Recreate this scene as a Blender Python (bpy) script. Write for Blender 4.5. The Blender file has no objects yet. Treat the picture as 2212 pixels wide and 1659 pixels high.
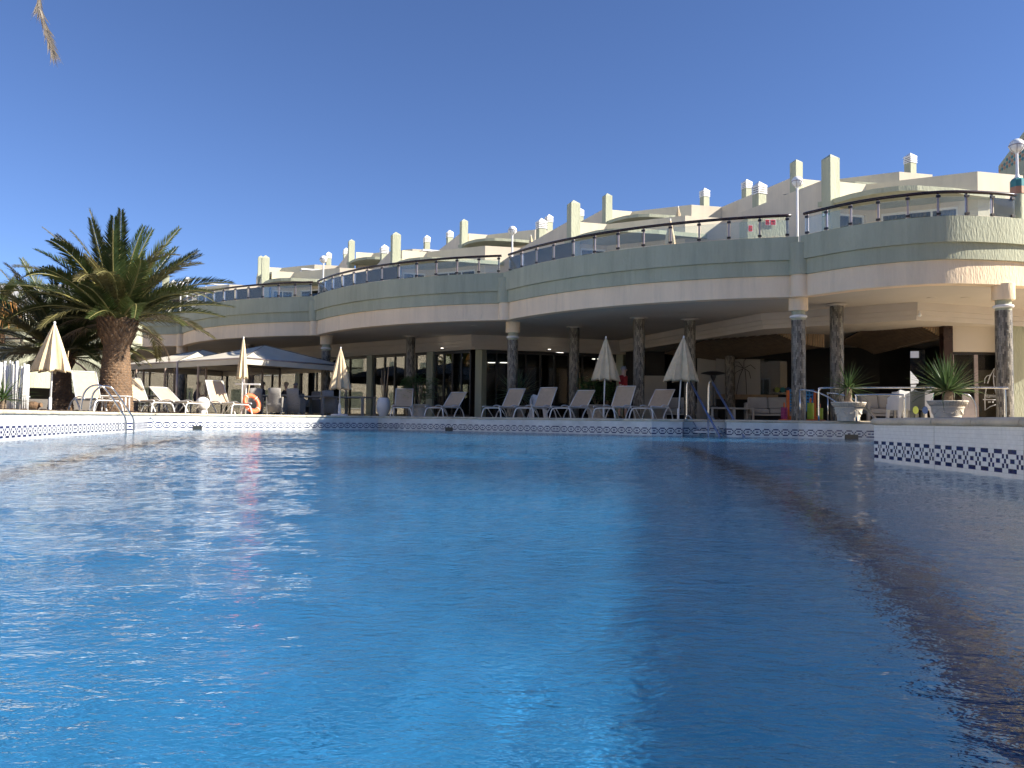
import bpy, bmesh, math, random
import numpy as np
from mathutils import Vector, Matrix, noise as mnoise
from mathutils.geometry import tessellate_polygon

R = math.radians
RND = random.Random(11)
SC = bpy.context.scene
COL = SC.collection

# ------------------------------------------------------------------ camera
# photograph measured on a 2212 x 1659 grid; focal length 1700 of those pixels
FPX = 1700.0
CAM = Vector((0, 0, 0.40))
PITCH, ROLL = math.atan(76 / FPX), 0.0115
_f = Vector((0, math.cos(PITCH), math.sin(PITCH)))
_u0 = Vector((0, -math.sin(PITCH), math.cos(PITCH)))
_r0 = Vector((1, 0, 0))
_r = (_r0 * math.cos(ROLL) + _u0 * math.sin(ROLL)).normalized()
_u = (_u0 * math.cos(ROLL) - _r0 * math.sin(ROLL)).normalized()
cam = bpy.data.cameras.new('camera')
cam.sensor_width = 36
cam.lens = 36 * FPX / 2212
cam.clip_start = 0.05
cam.clip_end = 2000
camo = bpy.data.objects.new('camera', cam)
m = Matrix((_r, _u, -_f)).transposed().to_4x4()
m.translation = CAM
camo.matrix_world = m
COL.objects.link(camo)
SC.camera = camo

# ------------------------------------------------------------------ sky, sun, exposure
SUN_AZ = Vector((0.982, -0.19, 0)).normalized()      # towards the sun, level
SUN_EL = R(33)
w = bpy.data.worlds.new('World')
SC.world = w
w.use_nodes = True
nt = w.node_tree
nt.nodes.clear()
sky = nt.nodes.new('ShaderNodeTexSky')
sky.sky_type = 'NISHITA'
sky.sun_disc = False
sky.sun_elevation = SUN_EL
sky.sun_rotation = math.atan2(SUN_AZ.x, SUN_AZ.y)
sky.altitude = 2500
sky.air_density = 1.0
sky.dust_density = 0.0
sky.ozone_density = 3.0
bg = nt.nodes.new('ShaderNodeBackground')
bg.inputs['Strength'].default_value = 0.0588
out = nt.nodes.new('ShaderNodeOutputWorld')
wb = nt.nodes.new('ShaderNodeMix'); wb.data_type = 'RGBA'; wb.blend_type = 'MULTIPLY'      # white balance of the clear sky
wb.inputs[0].default_value = 1.0; wb.inputs[7].default_value = (0.91, 1.0, 1.25, 1)
nt.links.new(sky.outputs[0], wb.inputs[6])
nt.links.new(wb.outputs[2], bg.inputs[0])
nt.links.new(bg.outputs[0], out.inputs[0])

sl = bpy.data.lights.new('sun', 'SUN')
sl.energy = 5.0
sl.angle = R(0.5)
sl.color = (1.0, 0.93, 0.82)
so = bpy.data.objects.new('sun', sl)
_d = Vector((SUN_AZ.x * math.cos(SUN_EL), SUN_AZ.y * math.cos(SUN_EL), math.sin(SUN_EL)))
so.rotation_euler = _d.to_track_quat('Z', 'Y').to_euler()
so.location = _d * 60
COL.objects.link(so)

SC.view_settings.view_transform = 'Standard'
SC.view_settings.look = 'None'
SC.view_settings.exposure = 1.25
SC.view_settings.gamma = 1.0
SC.view_settings.use_curve_mapping = False
SC.render.engine = 'CYCLES'
SC.cycles.max_bounces = 14
SC.cycles.diffuse_bounces = 6
SC.cycles.glossy_bounces = 5
SC.cycles.transmission_bounces = 8
SC.cycles.transparent_max_bounces = 24
SC.cycles.use_denoising = True
SC.cycles.sample_clamp_indirect = 6.0

# ------------------------------------------------------------------ helpers
def W(px, py, Y):
    """point seen at photograph position (px, py) at distance Y in front of the pool's near edge"""
    d = _f + _r * ((px - 1106) / FPX) - _u * ((py - 829.5) / FPX)
    return CAM + d * (Y / d.y)

def GX(px, Y, z=0.45):
    """x of a point at distance Y and height z that is seen in column px"""
    y0 = 905 - (z - 0.4) * FPX / Y
    return W(px, y0, Y).x

DECK = 0.45

class MB:
    def __init__(s):
        s.v = []; s.f = []; s.uv = None
    def add(s, vs, fs):
        n = len(s.v)
        s.v += [tuple(q) for q in vs]
        s.f += [tuple(i + n for i in q) for q in fs]
        return s
    def box(s, c, size, rz=0.0, mat=None):
        hx, hy, hz = size[0] / 2, size[1] / 2, size[2] / 2
        M = mat if mat is not None else Matrix.Rotation(rz, 3, 'Z')
        c = Vector(c)
        vs = [c + M @ Vector((x, y, z)) for z in (-hz, hz) for x, y in ((-hx, -hy), (hx, -hy), (hx, hy), (-hx, hy))]
        return s.add(vs, [(3, 2, 1, 0), (4, 5, 6, 7), (0, 1, 5, 4), (1, 2, 6, 5), (2, 3, 7, 6), (3, 0, 4, 7)])
    def prism(s, poly, z0, z1):
        n = len(poly)
        a = sum(poly[i][0] * poly[(i + 1) % n][1] - poly[(i + 1) % n][0] * poly[i][1] for i in range(n))
        if a < 0: poly = list(reversed(poly))
        vs = [(p[0], p[1], z0) for p in poly] + [(p[0], p[1], z1) for p in poly]
        tris = tessellate_polygon([[Vector((p[0], p[1], 0)) for p in poly]])
        fs = []
        for t in tris:
            A, B, C_ = [Vector((poly[i][0], poly[i][1], 0)) for i in t]
            if (B - A).cross(C_ - A).z < 0: t = (t[0], t[2], t[1])
            fs.append((t[0] + n, t[1] + n, t[2] + n)); fs.append((t[2], t[1], t[0]))
        fs += [(i, (i + 1) % n, (i + 1) % n + n, i + n) for i in range(n)]
        return s.add(vs, fs)
    def wall(s, pts, th, z0, z1):
        """a wall of thickness th (to the left of travel) along an open polyline; z1 may be a list"""
        n = len(pts); P = [Vector((p[0], p[1])) for p in pts]
        offs = []
        for i in range(n):
            a = (P[i] - P[i - 1]).normalized() if i > 0 else None
            b = (P[i + 1] - P[i]).normalized() if i < n - 1 else None
            a = a or b; b = b or a
            na, nb = Vector((-a.y, a.x)), Vector((-b.y, b.x))
            mm = (na + nb).normalized()
            offs.append(P[i] + mm * (th / max(0.35, mm.dot(na))))
        zt = z1 if isinstance(z1, (list, tuple)) else [z1] * n
        zb = z0 if isinstance(z0, (list, tuple)) else [z0] * n
        vs = []
        for i in range(n):
            vs += [(P[i].x, P[i].y, zb[i]), (P[i].x, P[i].y, zt[i]), (offs[i].x, offs[i].y, zt[i]), (offs[i].x, offs[i].y, zb[i])]
        fs = []
        for i in range(n - 1):
            a, b = 4 * i, 4 * i + 4
            for k in range(4):
                fs.append((a + k, b + k, b + (k + 1) % 4, a + (k + 1) % 4))
        fs.append((3, 2, 1, 0)); e = 4 * (n - 1); fs.append((e, e + 1, e + 2, e + 3))
        # consistent outward winding is recomputed in build()
        return s.add(vs, fs)
    def tube(s, pts, r, seg=8, closed=False, cap=True):
        P = [Vector(p) for p in pts]; n = len(P)
        rr = r if isinstance(r, (list, tuple)) else [r] * n
        T = []
        for i in range(n):
            a = P[(i - 1) % n] if (closed or i > 0) else P[i]
            b = P[(i + 1) % n] if (closed or i < n - 1) else P[i]
            T.append((b - a).normalized())
        up = Vector((0, 0, 1)) if abs(T[0].z) < 0.9 else Vector((1, 0, 0))
        N = T[0].cross(up).normalized()
        vs = []
        for i in range(n):
            N = (N - T[i] * N.dot(T[i]))
            N = N.normalized() if N.length > 1e-6 else T[i].orthogonal().normalized()
            B = T[i].cross(N)
            for k in range(seg):
                a = 2 * math.pi * k / seg
                vs.append(P[i] + (N * math.cos(a) + B * math.sin(a)) * rr[i])
        fs = []
        for i in range(n if closed else n - 1):
            j = (i + 1) % n
            for k in range(seg):
                fs.append((i * seg + k, i * seg + (k + 1) % seg, j * seg + (k + 1) % seg, j * seg + k))
        if cap and not closed:
            fs.append(tuple(reversed(range(seg)))); fs.append(tuple((n - 1) * seg + k for k in range(seg)))
        return s.add(vs, fs)
    def lathe(s, prof, seg=24, c=(0, 0, 0), cap=True):
        n = len(prof); vs = []
        for r, z in prof:
            for k in range(seg):
                a = 2 * math.pi * k / seg
                vs.append((c[0] + r * math.cos(a), c[1] + r * math.sin(a), c[2] + z))
        fs = []
        for i in range(n - 1):
            for k in range(seg):
                fs.append((i * seg + k, i * seg + (k + 1) % seg, (i + 1) * seg + (k + 1) % seg, (i + 1) * seg + k))
        if cap:
            fs.append(tuple(reversed(range(seg)))); fs.append(tuple((n - 1) * seg + k for k in range(seg)))
        return s.add(vs, fs)
    def mesh(s, name, off=(0, 0, 0), smooth=False, fix=True):
        me = bpy.data.meshes.new(name)
        ox, oy, oz = off
        me.from_pydata([(a - ox, b - oy, c - oz) for a, b, c in s.v], [], s.f)
        if fix:
            bm = bmesh.new(); bm.from_mesh(me)
            bmesh.ops.recalc_face_normals(bm, faces=bm.faces[:])
            bm.to_mesh(me); bm.free()
        if smooth is not False:
            me.polygons.foreach_set('use_smooth', [True] * len(me.polygons))
            if smooth is not True:
                me.set_sharp_from_angle(angle=R(smooth))
        me.update()
        return me
    def build(s, name, mat, parent=None, world=True, smooth=False, bevel=0, fix=True):
        """one mesh object; world=True: coordinates are world ones, parent only shifts"""
        off = (0, 0, 0)
        if parent is not None and world:
            q = parent
            off = Vector((0, 0, 0))
            while q is not None:
                off = off + q.location; q = q.parent
        me = s.mesh(name, off, smooth, fix)
        me.materials.append(MAT[mat] if isinstance(mat, str) else mat)
        return obj(name, me, parent, bevel)

def obj(name, me, parent=None, bevel=0):
    o = bpy.data.objects.new(name, me)
    COL.objects.link(o)
    o.parent = parent
    if parent is not None: KIDS.setdefault(parent.name, []).append(o)
    if bevel:
        b = o.modifiers.new('bevel', 'BEVEL'); b.width = bevel; b.segments = 2; b.limit_method = 'ANGLE'; b.angle_limit = R(40)
    return o

def tag(o, label=None, cat=None, group=None, kind=None):
    if label: o['label'] = label
    if cat: o['category'] = cat
    if group: o['group'] = group
    if kind: o['kind'] = kind
    return o

def thing(name, label, cat, loc=(0, 0, 0), rz=0, group=None):
    o = bpy.data.objects.new(name, None)
    o.empty_display_size = 0.1
    COL.objects.link(o)
    o.location = loc; o.rotation_euler = (0, 0, rz)
    return tag(o, label, cat, group)

def struct(o):
    o['kind'] = 'structure'; return o

KIDS = {}
def copy_tree(o, parent=None):
    c = o.copy(); COL.objects.link(c); c.parent = parent
    if parent is not None: KIDS.setdefault(parent.name, []).append(c)
    for ch in KIDS.get(o.name, ()):
        copy_tree(ch, c)
    return c

# ------------------------------------------------------------------ materials
MAT = {}
def nodes(name):
    mt = bpy.data.materials.new(name); mt.use_nodes = True
    t = mt.node_tree; b = t.nodes['Principled BSDF']
    MAT[name] = mt
    return mt, t, b
def N(t, kind, **kw):
    n = t.nodes.new(kind)
    for k, v in kw.items():
        if k in n.inputs: n.inputs[k].default_value = v
        else: setattr(n, k, v)
    return n
def mixc(t, fac, a, b, blend='MIX'):
    n = t.nodes.new('ShaderNodeMix'); n.data_type = 'RGBA'; n.blend_type = blend
    ins = [n.inputs[0], n.inputs[6], n.inputs[7]]
    for s, v in zip(ins, (fac, a, b)):
        if hasattr(v, 'default_value') or hasattr(v, 'is_linked'): t.links.new(v, s)
        elif isinstance(v, (int, float)): s.default_value = v
        else: s.default_value = (*v, 1) if len(v) == 3 else v
    return n.outputs[2]
def mat(name, col, rough=0.6, var=0.10, scale=2.0, bump=0.0, bscale=40.0, metal=0.0, col2=None, stretch=(1, 1, 1), detail=5.0, spec=0.5, coord='Object', grime=0.0, trans=0.0):
    mt, t, b = nodes(name)
    tc = N(t, 'ShaderNodeTexCoord'); mp = N(t, 'ShaderNodeMapping'); mp.inputs['Scale'].default_value = stretch
    if coord == 'World':
        ge = N(t, 'ShaderNodeNewGeometry'); t.links.new(ge.outputs['Position'], mp.inputs[0])
    else:
        t.links.new(tc.outputs[coord], mp.inputs[0])
    nz = N(t, 'ShaderNodeTexNoise', Scale=scale, Detail=detail, Roughness=0.6); t.links.new(mp.outputs[0], nz.inputs['Vector'])
    cr = N(t, 'ShaderNodeMapRange'); cr.inputs[1].default_value = 0.3; cr.inputs[2].default_value = 0.7
    t.links.new(nz.outputs[0], cr.inputs[0])
    c2 = col2 or tuple(max(0, c * (1 - 2 * var)) for c in col)
    c1 = col if col2 else tuple(min(1, c * (1 + var)) for c in col)
    o = mixc(t, cr.outputs[0], c2, c1)
    oi = N(t, 'ShaderNodeObjectInfo')
    mr = N(t, 'ShaderNodeMapRange'); mr.inputs[3].default_value = 1 - var * 0.5; mr.inputs[4].default_value = 1 + var * 0.5
    t.links.new(oi.outputs['Random'], mr.inputs[0])
    hs = N(t, 'ShaderNodeHueSaturation'); t.links.new(o, hs.inputs['Color']); t.links.new(mr.outputs[0], hs.inputs['Value'])
    o = hs.outputs[0]
    if grime:
        n2 = N(t, 'ShaderNodeTexNoise', Scale=0.7, Detail=8.0, Roughness=0.7)
        mp2 = N(t, 'ShaderNodeMapping'); mp2.inputs['Scale'].default_value = (5.0, 5.0, 0.45)
        ge = N(t, 'ShaderNodeNewGeometry'); t.links.new(ge.outputs['Position'], mp2.inputs[0]); t.links.new(mp2.outputs[0], n2.inputs['Vector'])
        r2 = N(t, 'ShaderNodeMapRange'); r2.inputs[1].default_value = 0.48; r2.inputs[2].default_value = 0.75; r2.inputs[4].default_value = grime
        t.links.new(n2.outputs[0], r2.inputs[0])
        o = mixc(t, r2.outputs[0], o, tuple(c * 0.45 for c in col))
    t.links.new(o, b.inputs['Base Color'])
    b.inputs['Roughness'].default_value = rough
    b.inputs['Metallic'].default_value = metal
    b.inputs['Specular IOR Level'].default_value = spec
    if trans:
        pass
    if bump:
        nb = N(t, 'ShaderNodeTexNoise', Scale=bscale, Detail=4.0); t.links.new(mp.outputs[0], nb.inputs['Vector'])
        bp = N(t, 'ShaderNodeBump', Strength=1.0); bp.inputs['Distance'].default_value = bump
        t.links.new(nb.outputs[0], bp.inputs['Height']); t.links.new(bp.outputs[0], b.inputs['Normal'])
    return mt

# stucco with a vertical drag in its texture
GREEN = (0.44, 0.45, 0.325)
mat('green_stucco', GREEN, 0.9, 0.07, 1.2, bump=0.018, bscale=24, stretch=(1, 1, 0.3), coord='World', grime=0.4)
mat('pink_stucco', (0.90, 0.71, 0.49), 0.9, 0.05, 1.2, bump=0.015, bscale=24, stretch=(1, 1, 0.3), coord='World', grime=0.28)
mat('cream_wall', (0.70, 0.61, 0.47), 0.9, 0.05, 0.8, bump=0.004, bscale=30, coord='World', grime=0.22)
mat('soffit', (0.60, 0.53, 0.44), 0.9, 0.04, 0.6, coord='World')
mat('moulding', (0.55, 0.49, 0.42), 0.8, 0.04, 1.0, coord='World')
mat('terrace_floor', (0.30, 0.27, 0.23), 0.8, 0.1, 2.0, coord='World')
mat('room_shade', (0.035, 0.030, 0.027), 0.8, 0.2, 1.0, coord='World')  # near-black colour paints in the shade of rooms and recesses
mat('white_paint', (0.80, 0.79, 0.76), 0.45, 0.03, 3.0)
mat('lamp_white', (0.82, 0.81, 0.78), 0.3, 0.02, 3.0)
mat('rail_brown', (0.028, 0.012, 0.011), 0.25, 0.2, 2.0)
mat('post_pink', (0.42, 0.35, 0.33), 0.35, 0.1, 4.0, metal=0.5)
mat('clamp', (0.02, 0.012, 0.012), 0.4, 0.2, 4.0)
mat('steel', (0.62, 0.61, 0.59), 0.16, 0.08, 8.0, metal=1.0)
mat('fabric_beige', (0.70, 0.56, 0.36), 0.9, 0.07, 6.0, bump=0.002, bscale=220)
mat('sling', (0.52, 0.40, 0.27), 0.85, 0.05, 8.0, bump=0.0015, bscale=300)
mat('lounger_frame', (0.72, 0.71, 0.69), 0.4, 0.05, 3.0)
mat('tent_fabric', (0.56, 0.51, 0.41), 0.85, 0.06, 1.5, bump=0.003, bscale=20)
mat('pot_stone', (0.62, 0.54, 0.43), 0.75, 0.08, 5.0, bump=0.004, bscale=40, grime=0.2)
mat('wicker', (0.32, 0.30, 0.27), 0.7, 0.15, 30.0, bump=0.006, bscale=90, stretch=(0.4, 0.4, 3))
mat('dark_wood', (0.055, 0.042, 0.034), 0.6, 0.25, 6.0, stretch=(1, 1, 6))
mat('lattice', (0.30, 0.23, 0.18), 0.7, 0.2, 6.0)
mat('slat_wood', (0.40, 0.27, 0.15), 0.55, 0.18, 5.0, stretch=(1, 1, 0.3))
mat('slat_wood_shaded', (0.13, 0.085, 0.05), 0.6, 0.18, 5.0)  # same slat wood, darkened to paint in shade on the ceiling undersides
mat('frame_dark', (0.018, 0.014, 0.013), 0.4, 0.2, 3.0)
mat('soil', (0.045, 0.026, 0.018), 0.95, 0.35, 6.0, bump=0.03, bscale=30, coord='World')
mat('dot_lime', (0.30, 0.34, 0.05), 0.5, 0.05, 3.0)
mat('dot_blue', (0.015, 0.05, 0.16), 0.5, 0.05, 3.0)
mat('cushion', (0.36, 0.35, 0.33), 0.9, 0.05, 4.0)
mat('plastic_white', (0.78, 0.77, 0.74), 0.35, 0.03, 3.0)
mat('teal', (0.02, 0.20, 0.19), 0.5, 0.08, 4.0)
mat('terracotta_tile', (0.50, 0.24, 0.13), 0.4, 0.12, 3.0)
mat('teal_tile', (0.05, 0.22, 0.22), 0.35, 0.12, 3.0)
mat('orange_plastic', (0.62, 0.13, 0.02), 0.4, 0.05, 3.0)
mat('blue_plastic', (0.02, 0.22, 0.50), 0.35, 0.05, 3.0)
mat('green_plastic', (0.42, 0.55, 0.04), 0.4, 0.05, 3.0)
mat('magenta_plastic', (0.30, 0.02, 0.13), 0.4, 0.05, 3.0)
mat('buoy_orange', (0.80, 0.16, 0.06), 0.45, 0.06, 4.0)
mat('grey_blue_rail', (0.12, 0.17, 0.32), 0.3, 0.05, 4.0, metal=0.3)
mat('red_sign', (0.60, 0.03, 0.02), 0.4, 0.05, 4.0)
mat('green_sign', (0.02, 0.20, 0.08), 0.4, 0.05, 4.0)
mat('navy_tile', (0.010, 0.016, 0.10), 0.18, 0.25, 8.0)
mat('black_void', (0.012, 0.016, 0.016), 0.4, 0.1, 4.0)
mat('curtain', (0.40, 0.42, 0.42), 0.9, 0.15, 14.0, stretch=(3, 3, 0.05))
mat('roof_terrace_grey', (0.25, 0.25, 0.24), 0.9, 0.1, 2.0, coord='World')

def glass_mat(name, tint=(0.93, 0.97, 0.96), rough=0.0, refl=1.0, haze=0.0):
    mt, t, b = nodes(name)
    t.nodes.remove(b)
    tr = N(t, 'ShaderNodeBsdfTransparent'); tr.inputs[0].default_value = (*tint, 1)
    gl = N(t, 'ShaderNodeBsdfGlossy', Roughness=rough)
    fr = N(t, 'ShaderNodeFresnel', IOR=1.5)
    mu = N(t, 'ShaderNodeMath', operation='MULTIPLY'); mu.inputs[1].default_value = refl; mu.use_clamp = True
    t.links.new(fr.outputs[0], mu.inputs[0])
    mx = N(t, 'ShaderNodeMixShader')
    t.links.new(mu.outputs[0], mx.inputs[0]); t.links.new(tr.outputs[0], mx.inputs[1]); t.links.new(gl.outputs[0], mx.inputs[2])
    last = mx.outputs[0]
    if haze:
        df = N(t, 'ShaderNodeBsdfDiffuse'); df.inputs[0].default_value = (0.75, 0.8, 0.8, 1)
        m2 = N(t, 'ShaderNodeMixShader'); m2.inputs[0].default_value = haze
        t.links.new(last, m2.inputs[1]); t.links.new(df.outputs[0], m2.inputs[2]); last = m2.outputs[0]
    t.links.new(last, t.nodes['Material Output'].inputs[0])
    return mt
glass_mat('clear_glass', haze=0.08)
glass_mat('window_glass', tint=(0.55, 0.62, 0.64), refl=1.6)
glass_mat('shop_glass', tint=(0.6, 0.62, 0.62), refl=0.6)

def emit_mat(name, col, s):
    mt, t, b = nodes(name)
    b.inputs['Base Color'].default_value = (*col, 1)
    b.inputs['Emission Color'].default_value = (*col, 1)
    b.inputs['Emission Strength'].default_value = s
    return mt
emit_mat('downlight_on', (1.0, 0.93, 0.80), 2.2)

# mosaic columns: small upright stones of many greys
def mosaic(name, ca, cb, bw, bh, mortar, rough=0.45, uvscale=1.0, offset=0.5, mcol=(0.05, 0.045, 0.04), msize=0.003, bump=0.004, tint=None):
    mt, t, b = nodes(name)
    tc = N(t, 'ShaderNodeTexCoord')
    br = N(t, 'ShaderNodeTexBrick')
    br.offset = offset; br.squash = 1.0
    br.inputs['Scale'].default_value = 1.0
    br.inputs['Color1'].default_value = (*ca, 1); br.inputs['Color2'].default_value = (*cb, 1)
    br.inputs['Mortar'].default_value = (*mcol, 1)
    br.inputs['Mortar Size'].default_value = msize; br.inputs['Mortar Smooth'].default_value = 0.2
    br.inputs['Brick Width'].default_value = bw; br.inputs['Row Height'].default_value = bh
    t.links.new(tc.outputs['UV'], br.inputs['Vector'])
    nz = N(t, 'ShaderNodeTexNoise', Scale=2.5, Detail=6.0); t.links.new(tc.outputs['UV'], nz.inputs['Vector'])
    mr = N(t, 'ShaderNodeMapRange'); mr.inputs[1].default_value = 0.3; mr.inputs[2].default_value = 0.7; mr.inputs[3].default_value = 0.82; mr.inputs[4].default_value = 1.12
    t.links.new(nz.outputs[0], mr.inputs[0])
    hs = N(t, 'ShaderNodeHueSaturation'); t.links.new(br.outputs[0], hs.inputs['Color']); t.links.new(mr.outputs[0], hs.inputs['Value'])
    t.links.new(hs.outputs[0], b.inputs['Base Color'])
    b.inputs['Roughness'].default_value = rough
    if bump:
        bp = N(t, 'ShaderNodeBump', Strength=1.0); bp.inputs['Distance'].default_value = bump; bp.invert = True
        t.links.new(br.outputs['Fac'], bp.inputs['Height']); t.links.new(bp.outputs[0], b.inputs['Normal'])
    return mt
# uv u runs up the column, v round it, so that bricks stand upright
mosaic('column_mosaic', (0.05, 0.042, 0.030), (0.34, 0.30, 0.235), 0.13, 0.036, 0.003, 0.4, offset=0.5)
mosaic('pool_mosaic', (0.58, 0.60, 0.59), (0.64, 0.65, 0.63), 0.0265, 0.0357, 0.002, 0.25, offset=0.0, mcol=(0.52, 0.55, 0.55), msize=0.0018, bump=0.001)
mosaic('pool_floor_tiles', (0.46, 0.90, 0.95), (0.54, 0.97, 0.99), 0.05, 0.05, 0.003, 0.5, offset=0.0, mcol=(0.5, 0.92, 0.96), msize=0.002, bump=0.0)
mosaic('paving', (0.50, 0.42, 0.31), (0.56, 0.48, 0.36), 0.5, 0.5, 0.006, 0.75, offset=0.5, mcol=(0.25, 0.2, 0.15), msize=0.004, bump=0.003)
mat('coping_stone', (0.58, 0.51, 0.38), 0.75, 0.14, 4.0, bump=0.006, bscale=25, coord='World', grime=0.25)

def uv_from(me, fn):
    lay = me.uv_layers.new(name='UVMap')
    vs = me.vertices
    for p in me.polygons:
        for li in p.loop_indices:
            v = vs[me.loops[li].vertex_index].co
            lay.data[li].uv = fn(v, p)

# ================================================================== the pool
def px_pt(px, Y):
    return (GX(px, Y), Y)
POOL = [(-5.4, -5.0), (-6.1, 3.0), (-6.75, 7.0), px_pt(0, 11.25), (-8.2, 14.8), px_pt(275, 18.2), px_pt(286, 18.3),
        px_pt(319, 21.2), px_pt(412, 22.2), px_pt(515, 23.5), px_pt(660, 25.4), px_pt(818, 27.1),
        px_pt(1000, 25.35), px_pt(1200, 23.45), px_pt(1408, 21.6), px_pt(1474, 21.75), px_pt(1478, 22.55), px_pt(1565, 22.35),
        px_pt(1570, 21.3), px_pt(1725, 20.75), px_pt(1880, 19.7), px_pt(2000, 18.3), px_pt(2212, 16.3), (14.5, 15.2), (14.9, 9.6),
        (4.15, 8.62), (3.93, 8.52), (3.83, 8.32), (3.76, 7.0), (3.70, 5.69), (3.62, 3.0), (3.5, -5.0)]
NEAR = (27, 30)                 # indices of the near right-hand wall
NP = len(POOL)

# paving round the pool, one sheet to the horizon
outer = [(-260, -160), (260, -160), (260, 400), (-260, 400)]
tri = tessellate_polygon([[Vector((*p, 0)) for p in outer], [Vector((*p, 0)) for p in POOL]])
allp = outer + POOL
me = bpy.data.meshes.new('paving')
fs = []
for t in tri:
    a, b, c = [Vector((*allp[i], 0)) for i in t]
    fs.append(tuple(t) if (b - a).cross(c - a).z > 0 else (t[0], t[2], t[1]))
me.from_pydata([(*p, DECK - 0.006) for p in allp], [], fs)
uv_from(me, lambda v, p: (v.x, v.y))
me.materials.append(MAT['paving'])
deck = struct(obj('paving', me))

# pool walls (inside faces), floor
seglen = [(Vector(POOL[(i + 1) % NP]) - Vector(POOL[i])).length for i in range(NP)]
ZB = -1.5
me = bpy.data.meshes.new('pool_wall')
vs, fs, us = [], [], []
s_acc = 0.0
for i in range(NP):
    a, b = POOL[i], POOL[(i + 1) % NP]
    k = len(vs)
    sc_ = 1.0 if NEAR[0] <= i < NEAR[1] else 0.0265 / 0.034
    vs += [(*a, ZB), (*b, ZB), (*b, DECK - 0.02), (*a, DECK - 0.02)]
    fs.append((k, k + 1, k + 2, k + 3))
    us += [(s_acc * sc_, ZB - 0.0035), ((s_acc + seglen[i]) * sc_, ZB - 0.0035), ((s_acc + seglen[i]) * sc_, DECK - 0.0235), (s_acc * sc_, DECK - 0.0235)]
    s_acc += seglen[i]
me.from_pydata(vs, [], fs)
lay = me.uv_layers.new(name='UVMap')
for p in me.polygons:
    for li in p.loop_indices: lay.data[li].uv = us[me.loops[li].vertex_index]
me.materials.append(MAT['pool_mosaic'])
pool_wall = struct(obj('pool_wall', me))

me = bpy.data.meshes.new('pool_floor')
me.from_pydata([(-14, -6, -1.4), (18, -6, -1.4), (18, 30, -1.4), (-14, 30, -1.4)], [], [(0, 1, 2, 3)])
uv_from(me, lambda v, p: (v.x, v.y))
me.materials.append(MAT['pool_floor_tiles'])
pool_floor = struct(obj('pool_floor', me))
for pts in ([(1.15, 0.6), (1.55, 2.65), (1.83, 4.0), (2.5, 9.2), (3.1, 14.5)], [(-2.6, 0.4), (-4.1, 6.27), (-5.7, 12.0), (-6.6, 16.0)]):
    mb = MB(); P = [Vector(p) for p in pts]
    for a, b in zip(P[:-1], P[1:]):
        n_ = Vector((-(b - a).y, (b - a).x)).normalized() * 0.15
        mb.add([(*(a - n_), -1.396), (*(a + n_), -1.396), (*(b + n_), -1.396), (*(b - n_), -1.396)], [(0, 3, 2, 1)])
    mb.build('lane_stripe', 'navy_tile', pool_floor)

# geometric border of navy tiles: period of seven tiles, five rows
PAT = {0: (0, 1, 2, 3), 1: (4, 6), 2: (1, 2, 5), 3: (4, 6), 4: (0, 1, 2, 3)}
ROWZ = [0.217 - 0.0357 * (r + 0.5) for r in range(5)]
def along(i, s):
    a, b = Vector(POOL[i]), Vector(POOL[(i + 1) % NP])
    d = (b - a).normalized(); n = Vector((-d.y, d.x))          # the water lies to the right of travel
    return a + d * s, d, -n
def tile_box(mb, c, d, n, w_, h_, t_=0.003):
    mb.add([c + d * x * w_ / 2 + Vector((0, 0, z * h_ / 2)) + n * y for y in (0, t_) for x, z in ((-1, -1), (1, -1), (1, 1), (-1, 1))],
           [(4, 5, 6, 7), (0, 1, 5, 4), (1, 2, 6, 5), (2, 3, 7, 6), (3, 0, 4, 7)])
far_navy = MB()
for i in range(3, 24):
    L = seglen[i]; pitch = 0.034
    k = 0
    while (k + 0.5) * pitch < L:
        q, d, n = along(i, (k + 0.5) * pitch)
        d3, n3 = Vector((d.x, d.y, 0)), Vector((n.x, n.y, 0))
        for r in range(5):
            if (k % 7) in PAT[r]:
                tile_box(far_navy, Vector((q.x, q.y, ROWZ[r])), d3, n3, pitch * 0.93, 0.0335)
        k += 1
o = far_navy.build('navy_border_tiles', 'navy_tile', pool_wall, fix=False)
o['kind'] = 'stuff'
# near right wall: every tile is a piece
mat('white_tile', (0.78, 0.80, 0.78), 0.16, 0.05, 20.0)
tm = MB()
tile_box(tm, Vector((0, 0, 0)), Vector((1, 0, 0)), Vector((0, -1, 0)), 0.0238, 0.0330, 0.0035)
navy_me = tm.mesh('tile'); navy_me.materials.append(MAT['navy_tile'])
white = MB(); kk = 0
npiece = 0
for i in range(NEAR[0], NEAR[1] - 0):
    L = seglen[i]; pitch = 0.0265; k = 0
    while (k + 1) * pitch <= L:
        q, d, n = along(i, (k + 0.5) * pitch)
        if q.y > 4.9:
            d3, n3 = Vector((d.x, d.y, 0)), Vector((n.x, n.y, 0))
            for r in range(-5, 8):
                z = ROWZ[0] - 0.0357 * r
                blue = 0 <= r < 5 and (kk % 7) in PAT[r]
                if blue and npiece < 300:
                    o = obj('tile', navy_me, pool_wall); npiece += 1
                    o.location = (q.x, q.y, z)
                    o.rotation_euler = (RND.uniform(-.02, .02), 0, math.atan2(-d.y, -d.x) if False else math.atan2(d.y, d.x) + RND.uniform(-.02, .02))
                    if (o.matrix_basis.to_3x3() @ Vector((0, -1, 0))).dot(n3) < 0: o.rotation_euler.z += math.pi
                else:
                    tilt = n3 * RND.uniform(-0.0004, 0.0006)
                    tile_box(white, Vector((q.x, q.y, z)) + tilt, d3, n3, 0.0243, 0.0333, 0.0022)
            kk += 1
        else: kk += 1
        k += 1
o = white.build('white_tiles', 'white_tile', pool_wall, fix=False)
o['kind'] = 'stuff'

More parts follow.
